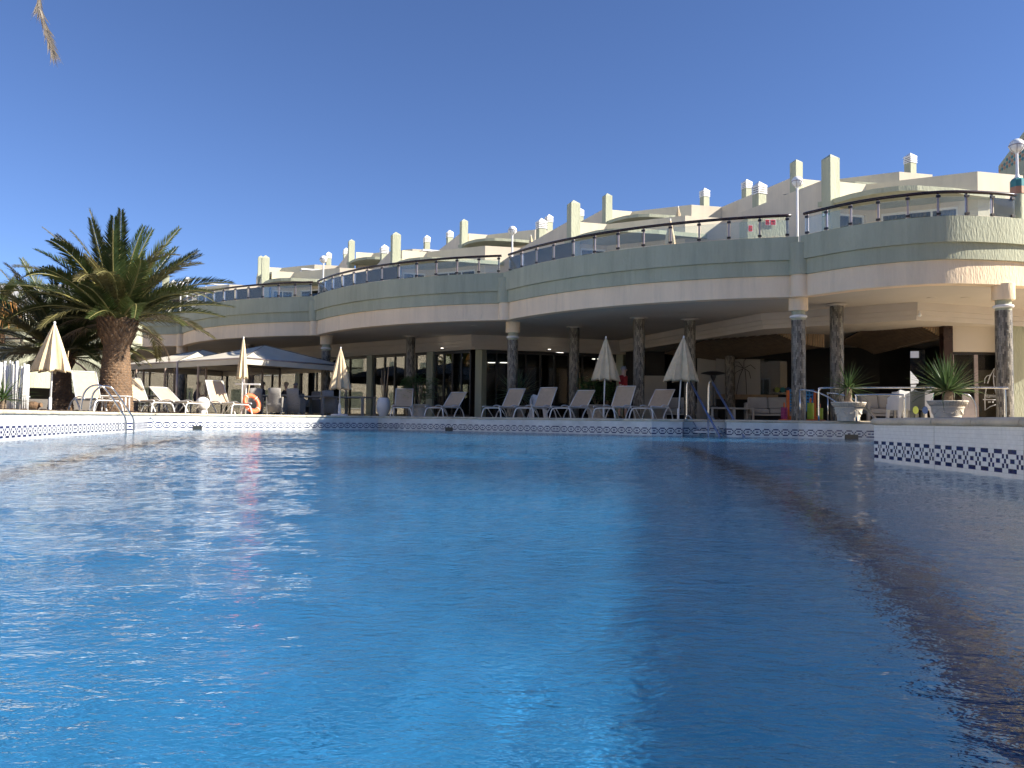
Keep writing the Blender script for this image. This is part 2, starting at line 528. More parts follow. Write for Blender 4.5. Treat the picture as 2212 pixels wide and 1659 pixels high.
# coping: bullnose stones, one by one
def coping_piece(a, b, da, db):
    """stone between plan points a and b; da, db: outward (deck-ward) directions"""
    prof = [(0.30, 0.006), (0.012, 0.006), (-0.018, -0.002), (-0.034, -0.020), (-0.036, -0.042), (-0.024, -0.060), (0.0, -0.067), (0.30, -0.067)]
    mb = MB(); vs = []
    for p, dd in ((a, da), (b, db)):
        for o_, z in prof: vs.append((p.x + dd.x * o_, p.y + dd.y * o_, DECK + z))
    n = len(prof)
    fs = [(k, (k + 1) % n, n + (k + 1) % n, n + k) for k in range(n)] + [tuple(reversed(range(n))), tuple(range(n, 2 * n))]
    mb.add(vs, fs)
    return mb
def deckward(i):
    a, b, c = Vector(POOL[i - 1]), Vector(POOL[i]), Vector(POOL[(i + 1) % NP])
    d1, d2 = (b - a).normalized(), (c - b).normalized()
    n1, n2 = Vector((-d1.y, d1.x)), Vector((-d2.y, d2.x))
    mm = (n1 + n2).normalized()
    return mm / max(0.5, mm.dot(n1))
for i in list(range(2, 25)) + [25, 26, 27, 28, 29]:
    L = seglen[i]; n_ = max(1, round(L / 0.55))
    A, B = Vector(POOL[i]), Vector(POOL[(i + 1) % NP])
    dA, dB = deckward(i), deckward((i + 1) % NP)
    d = (B - A).normalized()
    for k in range(n_):
        t0, t1 = k / n_, (k + 1) / n_
        g = 0.004 / L
        a, b = A.lerp(B, t0 + g), A.lerp(B, t1 - g)
        mb = coping_piece(a, b, dA.lerp(dB, t0), dA.lerp(dB, t1))
        o = mb.build('coping_stone', 'coping_stone', deck, smooth=50)
        o.location.z += RND.uniform(-0.002, 0.0025)

# skimmer mouths and depth plates in the wall
def on_wall(px):
    """(point, direction, inward normal) of the pool wall seen in column px"""
    for i in range(3, 24):
        a, b = POOL[i], POOL[i + 1]
        xa, xb = 1106 + FPX * a[0] / a[1], 1106 + FPX * b[0] / b[1]
        if xa <= px <= xb:
            for s in np.linspace(0, seglen[i], 60):
                q, d, n = along(i, float(s))
                if 1106 + FPX * q.x / q.y >= px: return q, d, n
    return None
for px, w_ in ((428, 0.26), (971, 0.27), (1837, 0.30)):
    q, d, n = on_wall(px)
    d3, n3 = Vector((d.x, d.y, 0)), Vector((n.x, n.y, 0))
    mb = MB(); c = Vector((q.x, q.y, 0.045))
    rot = Matrix((d3, n3, Vector((0, 0, 1)))).transposed()
    for cx, sx, cz, sz in ((0, w_, 0.055, 0.02), (0, w_, -0.055, 0.02), (-w_ / 2, 0.02, 0, 0.13), (w_ / 2, 0.02, 0, 0.13)):
        mb.box(c + d3 * cx + n3 * 0.008 + Vector((0, 0, cz)), (sx, 0.02, sz), mat=rot)
    f = mb.build('skimmer', 'black_void', pool_wall)
    mb = MB(); mb.box(c + n3 * 0.004, (w_, 0.006, 0.10), mat=rot); mb.build('skimmer_flap', 'black_void', f)
mat('sign_grey', (0.62, 0.60, 0.57), 0.5, 0.03, 3.0)

# ------------------------------------------------------------------ water
def inside(px, py, poly):
    n = len(poly); r = np.zeros(px.shape, bool); j = n - 1
    for i in range(n):
        xi, yi = poly[i]; xj, yj = poly[j]
        if yi != yj:
            c = ((yi > py) != (yj > py)) & (px < (xj - xi) * (py - yi) / (yj - yi) + xi)
            r ^= c
        j = i
    return r
STEP = 0.034
xs = np.arange(-10.2, 15.2, STEP); ys = np.arange(-1.2, 27.6, STEP)
XX, YY = np.meshgrid(xs, ys)
rng = np.random.default_rng(5)
ZZ = np.zeros_like(XX)
def vnoise(x, y, f, seed):
    g = np.random.default_rng(seed).random((256, 256))
    u, v = x * f + 300, y * f + 300
    i, j = np.floor(u).astype(int), np.floor(v).astype(int)
    a, b = u - i, v - j
    a = a * a * (3 - 2 * a); b = b * b * (3 - 2 * b)
    G = lambda p, q: g[p % 256, q % 256]
    return (G(i, j) * (1 - a) + G(i + 1, j) * a) * (1 - b) + (G(i, j + 1) * (1 - a) + G(i + 1, j + 1) * a) * b
calm = 0.45 + 0.9 * vnoise(XX, YY, 0.22, 3) * vnoise(XX, YY, 0.6, 4) * 1.6
wx = XX + 0.5 * (vnoise(XX, YY, 0.5, 8) - 0.5); wy = YY + 0.5 * (vnoise(XX, YY, 0.5, 9) - 0.5)
for k in range(64):
    lam = 0.085 * (0.8 / 0.085) ** rng.random()
    th = rng.normal(math.pi / 2 + 0.25, 0.75) if k % 3 else rng.uniform(0, 2 * math.pi)
    kk_ = 2 * math.pi / lam
    slope = 0.0080 * (0.6 + 0.8 * rng.random()) * (1.0 if lam < 0.6 else 0.8)
    ZZ += slope / kk_ * np.sin(kk_ * (wx * math.cos(th) + wy * math.sin(th)) + rng.uniform(0, 6.28))
# fine ripples from value noise
ZZ += 0.0022 * (vnoise(wx, wy, 3.3, 21) - 0.5) + 0.0011 * (vnoise(wx, wy, 6.5, 22) - 0.5)
ZZ *= calm
ny, nx = XX.shape
idx = np.arange(nx * ny).reshape(ny, nx)
cx, cy = (XX[:-1, :-1] + STEP / 2), (YY[:-1, :-1] + STEP / 2)
cen = Vector((0, 10))
big = []
for i in range(NP):
    dd = deckward(i); p = Vector(POOL[i]) + dd * 0.06
    big.append((p.x, p.y))
keep = inside(cx, cy, big)
q = np.stack([idx[:-1, :-1], idx[:-1, 1:], idx[1:, 1:], idx[1:, :-1]], -1)[keep]
used, inv = np.unique(q, return_inverse=True)
co = np.stack([XX.ravel()[used], YY.ravel()[used], ZZ.ravel()[used]], -1)
faces = inv.reshape(q.shape)
me = bpy.data.meshes.new('pool_water')
me.vertices.add(len(co)); me.vertices.foreach_set('co', co.ravel())
me.loops.add(faces.size); me.loops.foreach_set('vertex_index', faces.ravel().astype(np.int32))
me.polygons.add(len(faces)); me.polygons.foreach_set('loop_start', np.arange(0, faces.size, 4, dtype=np.int32))
me.polygons.foreach_set('use_smooth', np.ones(len(faces), bool))
me.update(calc_edges=True); me.validate()
mt, t, b = nodes('water')
t.nodes.remove(b)
gl = N(t, 'ShaderNodeBsdfPrincipled', IOR=1.333, Roughness=0.0); gl.inputs['Transmission Weight'].default_value = 1.0
gl.inputs['Base Color'].default_value = (0.042, 0.152, 0.330, 1)      # what the water absorbs
ge = N(t, 'ShaderNodeNewGeometry')
mp = N(t, 'ShaderNodeMapping'); mp.inputs['Scale'].default_value = (1.0, 1.5, 1.0)
t.links.new(ge.outputs['Position'], mp.inputs[0])
nz = N(t, 'ShaderNodeTexNoise', Scale=9.0, Detail=4.0, Roughness=0.62, Distortion=0.6); t.links.new(mp.outputs[0], nz.inputs['Vector'])
mp2 = N(t, 'ShaderNodeMapping'); mp2.inputs['Rotation'].default_value = (0, 0, 0.5); mp2.inputs['Scale'].default_value = (0.8, 1.7, 1.0)
t.links.new(ge.outputs['Position'], mp2.inputs[0])
nz2 = N(t, 'ShaderNodeTexNoise', Scale=24.0, Detail=3.0, Roughness=0.6); t.links.new(mp2.outputs[0], nz2.inputs['Vector'])
pz_ = N(t, 'ShaderNodeTexNoise', Scale=0.45, Detail=2.0); t.links.new(ge.outputs['Position'], pz_.inputs['Vector'])     # gusts: calmer and rougher patches
pr = N(t, 'ShaderNodeMapRange'); pr.inputs[1].default_value = 0.35; pr.inputs[2].default_value = 0.65; pr.inputs[3].default_value = 0.004; pr.inputs[4].default_value = 0.011
t.links.new(pz_.outputs[0], pr.inputs[0])
bp = N(t, 'ShaderNodeBump', Strength=1.0); t.links.new(pr.outputs[0], bp.inputs['Distance'])
t.links.new(nz.outputs[0], bp.inputs['Height'])
bp2 = N(t, 'ShaderNodeBump', Strength=1.0); bp2.inputs['Distance'].default_value = 0.0045
t.links.new(nz2.outputs[0], bp2.inputs['Height']); t.links.new(bp.outputs[0], bp2.inputs['Normal']); t.links.new(bp2.outputs[0], gl.inputs['Normal'])
t.links.new(gl.outputs[0], t.nodes['Material Output'].inputs[0])
me.materials.append(mt)
water = struct(obj('pool_water', me))
water.cycles.is_caustics_caster = True          # sunlight refracted on to the pool floor
pool_floor.cycles.is_caustics_receiver = True
pool_wall.cycles.is_caustics_receiver = True
sl.cycles.is_caustics_light = True

# ================================================================== the hotel's ground floor
V = Vector((-8.08, 5.83))                 # one bay
VD = V.normalized(); ND = Vector((VD.y * -1, VD.x)) * 1.0
ND = Vector((0.585, 0.811)).normalized()  # away from the pool
CUSP0 = Vector((7.83, 21.5))
def cusp(k): return CUSP0 + V * k
ZS, ZP, ZG, ZT = 3.85, 4.44, 4.85, 5.49   # soffit, beam top, lower band top, parapet top
FLOOR1 = 4.80
def arc(a, b, sag, off=0.0, n=20, ext=0.0):
    """points from b (right cusp) to a (left cusp), bulging to the pool by sag, pushed out by off"""
    c = (b - a).length; Rr = (c * c / 4 + sag * sag) / (2 * sag)
    mid = (a + b) / 2; d = (b - a).normalized(); nrm = Vector((d.y, -d.x))
    if nrm.dot(-ND) < 0: nrm = -nrm
    ctr = mid + nrm * (sag - Rr); half = math.asin(c / 2 / Rr)
    out = []
    for i in range(n + 1):
        th = half * (1 - 2 * i / n)
        out.append(ctr + (nrm * math.cos(th) + d * math.sin(th)) * (Rr + off))
    return out
NB = 5
bays = [arc(cusp(k + 1), cusp(k), 1.1) for k in range(NB)]       # k = 0 is the bay left of the first cusp
def bay_pts(k, off=0.0, n=20): return arc(cusp(k + 1), cusp(k), 1.1, off, n)
# rounded end bay at the right
def end_bay(off=0.0):
    P = [Vector(p) for p in ((19.5, 24.2), (17.6, 22.2), (16.2, 21.05), (15.0, 20.3), (13.9, 19.8), (12.75, 19.42), (11.7, 19.2), (10.6, 19.17), (9.6, 19.6), (8.75, 20.28), (7.95, 21.35))]
    # smooth
    Q = []
    for i in range(len(P) - 1):
        p0, p1, p2, p3 = P[max(0, i - 1)], P[i], P[i + 1], P[min(len(P) - 1, i + 2)]
        for s in range(4):
            t_ = s / 4
            Q.append(0.5 * ((2 * p1) + (-p0 + p2) * t_ + (2 * p0 - 5 * p1 + 4 * p2 - p3) * t_ * t_ + (-p0 + 3 * p1 - 3 * p2 + p3) * t_ ** 3))
    Q.append(P[-1])
    out = []
    for i, p in enumerate(Q):
        a = Q[max(0, i - 1)]; b = Q[min(len(Q) - 1, i + 1)]
        d = (b - a).normalized(); nrm = Vector((-d.y, d.x))
        if nrm.dot(Vector((-0.3, -1))) < 0 and i > 8: nrm = -nrm
        if i <= 8 and nrm.y > 0: nrm = -nrm
        out.append(p + nrm * off)
    return out
hotel = thing('hotel_building', 'long curved hotel front with grey-green parapet bands over a shaded colonnade', 'building', (7.8, 21.5, DECK))
def band(name, matn, pts_fn, z0, z1, th, off):
    o = MB().wall([(p.x, p.y) for p in pts_fn(off)], -th, z0, z1).build(name, matn, hotel, smooth=35)
    return o
allbays = [(lambda off, k=k: bay_pts(k, off)) for k in range(NB)] + [end_bay]
for fn in allbays:
    # the right turn of wall() puts the thickness inside when points run right to left
    pts = fn(0)
    mid = pts[len(pts) // 2]
    for name, matn, z0, z1, th, off in (('beam_band', 'pink_stucco', ZS, ZP, 0.35, 0.0), ('lower_band', 'green_stucco', ZP + 0.002, ZG, 0.40, 0.07), ('upper_band', 'green_stucco', ZG + 0.002, ZT, 0.30, 0.15)):
        P = [(p.x, p.y) for p in fn(off)]
        MB().wall(P, -th, z0, z1).build(name, matn, hotel, smooth=35)

# half-round pilasters where two bays meet
for k in range(0, NB + 1):
    c = cusp(k) + Vector((0.04, -0.02)) if k == 0 else cusp(k)
    MB().lathe([(0.24, ZS - 0.02), (0.24, ZP)], 24, (c.x, c.y, 0)).build('pilaster', 'pink_stucco', hotel, smooth=40)
    MB().lathe([(0.29, ZP + 0.002), (0.29, ZT - 0.18)], 24, (c.x, c.y, 0)).build('pilaster', 'green_stucco', hotel, smooth=40)
# soffit and terrace slab above it
front = []
for p in end_bay(-0.2): front.append((p.x, p.y))
for k in range(NB):
    for p in bay_pts(k, -0.2)[(1 if k else 0):]: front.append((p.x, p.y))
back = [(p[0], p[1]) for p in ((-19.5, 68.0), (25.0, 41.0), (26.0, 30.0))]
MB().prism(front + back, ZS + 0.03, ZS + 0.20).build('soffit', 'soffit', hotel)
MB().prism(front + back, FLOOR1 - 0.15, FLOOR1).build('terrace_slab', 'terrace_floor', hotel)

# columns: mosaic shaft; the outer ones with a white ring and a plastered drum under the beam
def column(px, Y, capital, z1=ZS, d=0.38, ped=False):
    x = GX(px, Y, 2.0); r = d / 2
    root = bpy.data.objects.new('column', None); COL.objects.link(root); root.parent = hotel
    KIDS.setdefault(hotel.name, []).append(root)
    root.location = Vector((x, Y, DECK)) - hotel.location
    top = z1 - (0.62 if capital else 0.04)
    seg = 32
    vs, fs, us = [], [], []
    H = top - DECK
    for k in range(seg + 1):
        a = 2 * math.pi * k / seg
        for z in (0, H):
            vs.append((r * math.cos(a), r * math.sin(a), z)); us.append((z, a * r))
    for k in range(seg): fs.append((2 * k, 2 * k + 2, 2 * k + 3, 2 * k + 1))
    me = bpy.data.meshes.new('shaft'); me.from_pydata(vs, [], fs)
    lay = me.uv_layers.new(name='UVMap')
    for p in me.polygons:
        p.use_smooth = True
        for li in p.loop_indices: lay.data[li].uv = us[me.loops[li].vertex_index]
    me.materials.append(MAT['column_mosaic'])
    obj('shaft', me, root)
    if capital:
        MB().lathe([(r * 0.96, H), (r * 0.96, H + 0.06), (r * 1.0, H + 0.065), (r * 1.0, H + 0.08)], 28).build('neck', 'green_stucco', root, world=False, smooth=40)
        MB().lathe([(r * 0.98, H + 0.06), (r * 1.18, H + 0.075), (r * 1.24, H + 0.10), (r * 1.18, H + 0.13), (r * 0.98, H + 0.145)], 28).build('ring', 'white_paint', root, world=False, smooth=60)
        MB().lathe([(r * 0.94, H + 0.14), (r * 0.94, H + 0.27)], 28).build('collar', 'green_stucco', root, world=False, smooth=40)
        MB().lathe([(r * 1.32, H + 0.262), (r * 1.36, H + 0.28), (r * 1.36, H + 0.66)], 28).build('drum', 'pink_stucco', root, world=False, smooth=40)
    else:
        MB().lathe([(r * 1.0, H), (r * 1.0, H + 0.02), (r * 1.6, H + 0.022), (r * 1.6, H + 0.05)], 28).build('ceiling_plate', 'soffit', root, world=False, smooth=40)
    return root
column(2169, 19.45, True); column(1725, 21.75, True); column(1107, 28.1, True); column(703, 33.55, True); column(391, 39.3, True)
column(1380, 26.4, False); column(1490, 26.6, False); column(1808, 22.9, False); column(1240, 29.2, False); column(886, 33.2, False); column(1577, 30.0, False, z1=3.2)
column(540, 38.0, False)

# ceiling cornice round the inner rooms
COR = [(-26.0, 51.0), (-10.9, 39.6), (-1.68, 32.6), (4.75, 34.4), (8.08, 25.2), (11.6, 22.55), (15.4, 23.7), (22, 27.5)]
for th, z0, z1 in ((0.16, 3.66, ZS + 0.03), (0.10, 3.52, 3.658), (0.05, 3.38, 3.518)):
    MB().wall([(p[0], p[1]) for p in COR], -th, z0, z1).build('cornice', 'moulding', hotel)
# recessed downlights and speaker grilles in the soffit
def soffit_disc(px, py, Y, r, name, mtn):
    p = W(px, py, Y); z = ZS + 0.03
    t_ = (z - CAM.z) / (p.z - CAM.z); q = CAM + (p - CAM) * t_
    o = MB().lathe([(r, -0.012), (r, 0.001)], 18, (q.x, q.y, z)).build(name, mtn, hotel)
    return o
for px, py in ((668, 738), (1024, 704), (1320, 672), (1475, 675), (1585, 684), (2085, 643), (2013, 643), (1160, 688), (1255, 716)):
    soffit_disc(px, py, 25, 0.13, 'ceiling_vent', 'moulding' if px < 900 else 'soffit')

# ------------------------------------------------------------------ restaurant front: dark frames, panes, dim room behind
def inset(p, d): return p
FR = [(-26.0, 51.0), (-10.9, 39.6), (-1.68, 32.6), (4.75, 34.4)]
rest = thing('restaurant_glass_front', 'dark framed folding glass doors of the restaurant behind the columns', 'glass front', (-1.68, 33.0, DECK))
def glass_run(root, a, b, z0, z1, n, door=True, gl='shop_glass', push=0.35, fw=0.07):
    a, b = Vector(a), Vector(b); d = (b - a).normalized(); nr = Vector((-d.y, d.x))
    if nr.dot(ND) < 0: nr = -nr
    a = a + nr * push; b = b + nr * push
    L = (b - a).length; rz = math.atan2(d.y, d.x)
    for z in (z0 + 0.06, z1 - 0.06):
        m_ = (a + b) / 2; MB().box((m_.x, m_.y, z), (L, 0.10, 0.12), rz).build('frame_rail', 'frame_dark', root)
    for i in range(n + 1):
        p = a.lerp(b, i / n); MB().box((p.x, p.y, (z0 + z1) / 2), (fw, 0.09, z1 - z0 - 0.24), rz).build('mullion', 'frame_dark', root)
    for i in range(n):
        p = a.lerp(b, (i + 0.5) / n)
        MB().box((p.x, p.y, (z0 + z1) / 2), (L / n - fw, 0.012, z1 - z0 - 0.25), rz + RND.uniform(-.012, .012)).build('glass_pane', gl, root)
glass_run(rest, (-10.9, 39.6), (-7.0, 36.65), DECK, 3.3, 4)
glass_run(rest, (-6.6, 36.3), (-3.95, 34.3), DECK, 3.3, 5)
glass_run(rest, (-3.55, 34.0), (-1.95, 32.8), DECK, 3.3, 4)
glass_run(rest, (-1.2, 32.75), (4.4, 34.3), DECK, 3.3, 9)
glass_run(rest, (-26.0, 51.0), (-11.2, 39.9), DECK, 3.3, 9)
# plaster piers between the door sets, header wall over them
for x, y in ((-6.8, 36.45), (-3.75, 34.15), (-1.55, 32.75), (4.6, 34.45), (-11.05, 39.75)):
    q = Vector((x, y)) + ND * 0.4
    MB().box((q.x, q.y, (DECK + 3.4) / 2), (0.34, 0.34, 3.4 - DECK), math.atan2(VD.y, VD.x)).build('pier', 'green_stucco', hotel)
hdr = [(p[0] + ND.x * 0.3, p[1] + ND.y * 0.3) for p in FR]
MB().wall(hdr, -0.2, 3.3, ZS + 0.03).build('header_wall', 'moulding', hotel)
# room shell
MB().wall([(-28.5, 53.5), (-24, 62), (-6.0, 47.5), (6.5, 42.5), (6.6, 34.0), (5.0, 34.6)], -0.15, DECK, ZS + 0.03).build('room_wall', 'room_shade', hotel)
MB().prism([(-28, 53), (-10.6, 40.1), (-1.6, 33.2), (4.9, 34.9), (6.5, 42.5), (-6, 47.5), (-24, 62)], DECK + 0.004, DECK + 0.010).build('room_floor', 'room_shade', hotel)
MB().prism([(-28, 53), (-10.6, 40.2), (-1.6, 33.3), (4.9, 35.0), (6.5, 42.5), (-6, 47.5), (-24, 62)], 3.32, 3.36).build('room_ceiling', 'room_shade', hotel)
for px, py, Y in ((1105, 770, 36), (1088, 783, 38), (985, 806, 41), (990, 815, 44), (1208, 762, 36.5), (1288, 775, 38), (1342, 772, 41), (1062, 783, 40), (1270, 801, 46)):
    p = W(px, py, Y); zc = 3.318
    t_ = (zc - CAM.z) / (p.z - CAM.z); q = CAM + (p - CAM) * t_
    if q.y < 60:
        o = MB().lathe([(0.20, -0.02), (0.20, 0)], 18, (q.x, q.y, zc)).build('lit_downlight', 'downlight_on', hotel)
for px, py in ((955, 712 + 20), (1187, 737), (1224, 0)):
    if py:
        p = W(px, py, 33); MB().lathe([(0.06, -0.01), (0.06, 0)], 14, (p.x, p.y + 0.05, min(p.z, 3.36))).build('lit_downlight', 'downlight_on', hotel)

# ------------------------------------------------------------------ balustrades of glass along the terrace
def balustrade(label, pts, npane, skip_ends=False):
    root = thing('glass_balustrade', label, 'balustrade', (pts[0].x, pts[0].y, ZT), group='glass balustrades along the hotel terrace')
    # arc length table
    cum = [0]
    for a, b in zip(pts[:-1], pts[1:]): cum.append(cum[-1] + (b - a).length)
    def at(s):
        for i in range(len(pts) - 1):
            if s <= cum[i + 1] + 1e-9:
                f = (s - cum[i]) / (cum[i + 1] - cum[i]); return pts[i].lerp(pts[i + 1], f)
        return pts[-1]
    L = cum[-1]
    zr = 6.12
    rail = MB().tube([(at(L * i / 48).x, at(L * i / 48).y, zr) for i in range(49)], 0.042, 10).build('handrail', 'rail_brown', root, smooth=True)
    for i in range(npane):
        s0, s1 = L * (i + 0.06) / npane, L * (i + 0.94) / npane
        a, b = at(s0), at(s1); d = (b - a).normalized(); c = (a + b) / 2; rz = math.atan2(d.y, d.x)
        MB().box((c.x, c.y, 5.775), ((b - a).length, 0.012, 0.46), rz).build('glass_pane', 'clear_glass', root)
    for i in range(npane + 1):
        s = min(max(L * i / npane, 0.10), L - 0.10)
        c = at(s); c2 = at(min(L, s + 0.02)); c1 = at(max(0, s - 0.02)); d = (c2 - c1).normalized(); rz = math.atan2(d.y, d.x)
        nn = Vector((-d.y, d.x))
        if nn.dot(ND) < 0: nn = -nn
        p = MB().box((c.x + nn.x * 0.03, c.y + nn.y * 0.03, (ZT + zr) / 2 - 0.02), (0.05, 0.035, zr - ZT - 0.02), rz).build('post', 'post_pink', root)
        for z in (ZT + 0.09, zr - 0.10):
            MB().box((c.x, c.y, z), (0.10, 0.06, 0.055), rz).build('clamp', 'clamp', p)
names = ['dark handrail over glass panes between the second and third globe lamps from the right',
         'glass balustrade above the middle bay, ending at the lamp over the pink parapet notch',
         'glass balustrade above the grey tents with brown posts seen edge on',
         'glass balustrade partly behind the palm fronds above the left bay',
         'short far glass balustrade beyond the palm at the left end']
for k in range(NB):
    balustrade(names[k], bay_pts(k, 0.0, 60)[1:-1], 12)
eb = end_bay(0.0)
tw = 27
# lamp pillar stands on the end bay: rail runs up to it from both sides
LP = Vector((W(2200, 470, 19.6).x, 19.62))
sp = min(range(len(eb)), key=lambda i: (eb[i] - LP).length)
balustrade('curved glass balustrade on the rounded right end, left of the tiled lamp pillar', eb[sp + 1:], 8)
balustrade('stub of glass balustrade right of the tiled lamp pillar', eb[:sp], 10)

# ------------------------------------------------------------------ globe lamps
def globe_lamp(label, x, y, z0, zg, r, pillar=False):
    root = thing('globe_lamp', label, 'lamp', (x, y, z0), group='globe lamps on the terrace parapet')
    MB().lathe([(0.075, 0), (0.075, 0.02), (0.05, 0.05), (0.036, 0.12), (0.032, 0.3), (0.030, zg - z0 - r - 0.03), (0.05, zg - z0 - r - 0.01), (0.07, zg - z0 - r + 0.02)], 14).build('pole', 'lamp_white', root, world=False, smooth=40)
    prof = [(max(0.001, r * math.sin(a)), -r * math.cos(a) + zg - z0) for a in np.linspace(0.25, math.pi - 0.01, 18)]
    MB().lathe(prof, 24).build('globe', 'lamp_white', root, world=False, smooth=True)
    rr = r * 1.02
    MB().lathe([(rr * 1.0, zg - z0 - 0.012), (rr * 1.05, zg - z0 - 0.012), (rr * 1.05, zg - z0 + 0.012), (rr, zg - z0 + 0.012)], 24).build('band_ring', 'post_pink', root, world=False, smooth=40)
    for k in range(6):
        a = k * math.pi / 3
        pts = [(rr * math.cos(a) * math.cos(e), rr * math.sin(a) * math.cos(e), zg - z0 + rr * math.sin(e)) for e in np.linspace(0, -1.25, 7)]
        MB().tube(pts, 0.007, 5).build('cage_bar', 'post_pink', root, world=False, smooth=True)
    return root
lp = cusp(0); globe_lamp('white globe lamp on a slim pole above the mosaic column nearest the pool steps', W(1722, 400, 21.9).x, 21.9, ZT - 0.2, 7.18, 0.155)
globe_lamp('white globe lamp above the middle column with a white ring', W(1107, 490, 28.2).x, 28.2, ZT - 0.2, 7.22, 0.16)
globe_lamp('white globe lamp above the bay behind the larger grey tent', W(699, 555, 33.7).x, 33.7, ZT - 0.2, 7.2, 0.16)
globe_lamp('right one of the two lamps close together behind the palm fronds', W(405, 600, 39.4).x, 39.4, ZT - 0.2, 7.2, 0.17)
globe_lamp('left one of the two lamps close together behind the palm fronds', W(391, 604, 40.6).x, 40.6, ZT - 0.2, 7.2, 0.17)
globe_lamp('large globe lamp with caged lower half on the tiled pillar at the right edge', LP.x, LP.y, 6.62, 7.46, 0.175)
pil = thing('lamp_pillar', 'short plastered pillar with teal and terracotta tile bands under the right lamp', 'pillar', (LP.x, LP.y, ZT))
MB().lathe([(0.14, 0), (0.14, 0.72)], 24).build('shaft', 'green_stucco', pil, world=False, smooth=40)
MB().lathe([(0.165, 0.722), (0.165, 0.90)], 8).build('terracotta_band', 'terracotta_tile', pil, world=False)
MB().lathe([(0.165, 0.902), (0.165, 1.07), (0.12, 1.12)], 8).build('teal_band', 'teal_tile', pil, world=False)

# ================================================================== stepped apartments above the terrace
P0 = Vector((10.5, 25.8))
S0, S1, A_, B_, C_ = [Vector(p) for p in ((8.45, 31.07), (10.3, 25.98), (10.78, 26.07), (11.94, 26.37), (14.83, 24.87))]
S0n = S0 - V
ROW2 = Vector((2.6, 10.3)); DZ2 = 3.3
RZU = R(22.8)
def wall_open(root, a, b, z0, z1, th, opens, matn, name='wall'):
    """wall from a to b (thickness away from the pool) with rectangular openings (s0, s1, zb, zt)"""
    d = (b - a).normalized(); nr = Vector((-d.y, d.x))
    if nr.dot(ND) < 0: nr = -nr
    L = (b - a).length; rz = math.atan2(d.y, d.x)
    mb = MB()
    def piece(s0, s1, za, zb):
        if s1 - s0 < 1e-3 or zb - za < 1e-3: return
        c = a + d * ((s0 + s1) / 2) + nr * (th / 2)
        mb.box((c.x, c.y, (za + zb) / 2), (s1 - s0, th, zb - za), rz)
    s = 0
    for s0, s1, zb, zt in opens:
        piece(s, s0, z0, z1); piece(s0, s1, z0, zb); piece(s0, s1, zt, z1); s = s1
    piece(s, L, z0, z1)
    o = mb.build(name, matn, root)
    return o
def window_in(root, a, b, s0, s1, zb, zt, th, leaves=2):
    d = (b - a).normalized(); nr = Vector((-d.y, d.x))
    if nr.dot(ND) < 0: nr = -nr
    rz = math.atan2(d.y, d.x); c = a + d * ((s0 + s1) / 2) + nr * 0.08; wd = s1 - s0; h = zt - zb
    win = MB().box((c.x + nr.x * .02, c.y + nr.y * .02, (zb + zt) / 2), (wd - 0.02, 0.012, h - 0.02), rz).build('window', 'window_glass', root)
    mb = MB()
    for cz in (zb + 0.035, zt - 0.035): mb.box((c.x, c.y, cz), (wd, 0.06, 0.07), rz)
    for i in range(leaves + 1):
        q = c + d * (-wd / 2 + 0.03 + (wd - 0.06) * i / leaves); mb.box((q.x, q.y, (zb + zt) / 2), (0.06, 0.058, h - 0.14), rz)
    mb.build('window_frame', 'white_paint', win)
    # curtain folds
    q0 = c + nr * 0.14
    pts = []
    n = int(wd / 0.05)
    for i in range(n + 1):
        q = q0 + d * (-wd / 2 + wd * i / n) + nr * (0.03 * math.sin(i * 1.9) + 0.012 * math.sin(i * 0.7))
        pts.append(q)
    mb = MB()
    for i in range(n): mb.add([(pts[i].x, pts[i].y, zb), (pts[i + 1].x, pts[i + 1].y, zb), (pts[i + 1].x, pts[i + 1].y, zt), (pts[i].x, pts[i].y, zt)], [(0, 1, 2, 3)])
    mb.build('curtain', 'curtain', win, smooth=True, fix=False)
    return win
ARC_C = [(10.15, 26.0), (10.4, 25.75), (10.8, 25.0), (11.28, 24.42), (11.9, 24.07), (12.45, 24.0), (12.95, 24.08), (13.7, 24.22), (14.3, 24.42), (15.1, 24.66), (15.7, 24.85)]
def chimney_vent(root, c, z0, zt, w_=0.36):
    b_ = MB().box((c.x, c.y, (z0 + zt - 0.52) / 2), (w_, w_, zt - 0.52 - z0), RZU).build('chimney', 'green_stucco', root)
    M3 = Matrix.Rotation(RZU, 3, 'Z')
    for i in range(4):
        MB().box((c.x, c.y, zt - 0.49 + i * 0.082), (w_ + 0.05, w_ + 0.05, 0.045), RZU).build('chimney_slat', 'white_paint', b_)
    MB().box((c.x, c.y, zt - 0.36), (w_ - 0.08, w_ - 0.08, 0.34), RZU).build('chimney_core', 'frame_dark', b_)
    h = (w_ + 0.05) / 2
    base = [Vector((x * h, y * h, 0)) for x, y in ((-1, -1), (1, -1), (1, 1), (-1, 1))]
    vs = [Vector((c.x, c.y, zt - 0.215)) + M3 @ q for q in base] + [Vector((c.x, c.y, zt - 0.185)) + M3 @ q for q in base] + [Vector((c.x, c.y, zt))]
    MB().add(vs, [(3, 2, 1, 0), (0, 1, 5, 4), (1, 2, 6, 5), (2, 3, 7, 6), (3, 0, 4, 7), (4, 5, 8), (5, 6, 8), (6, 7, 8), (7, 4, 8)]).build('chimney_cap', 'white_paint', b_)
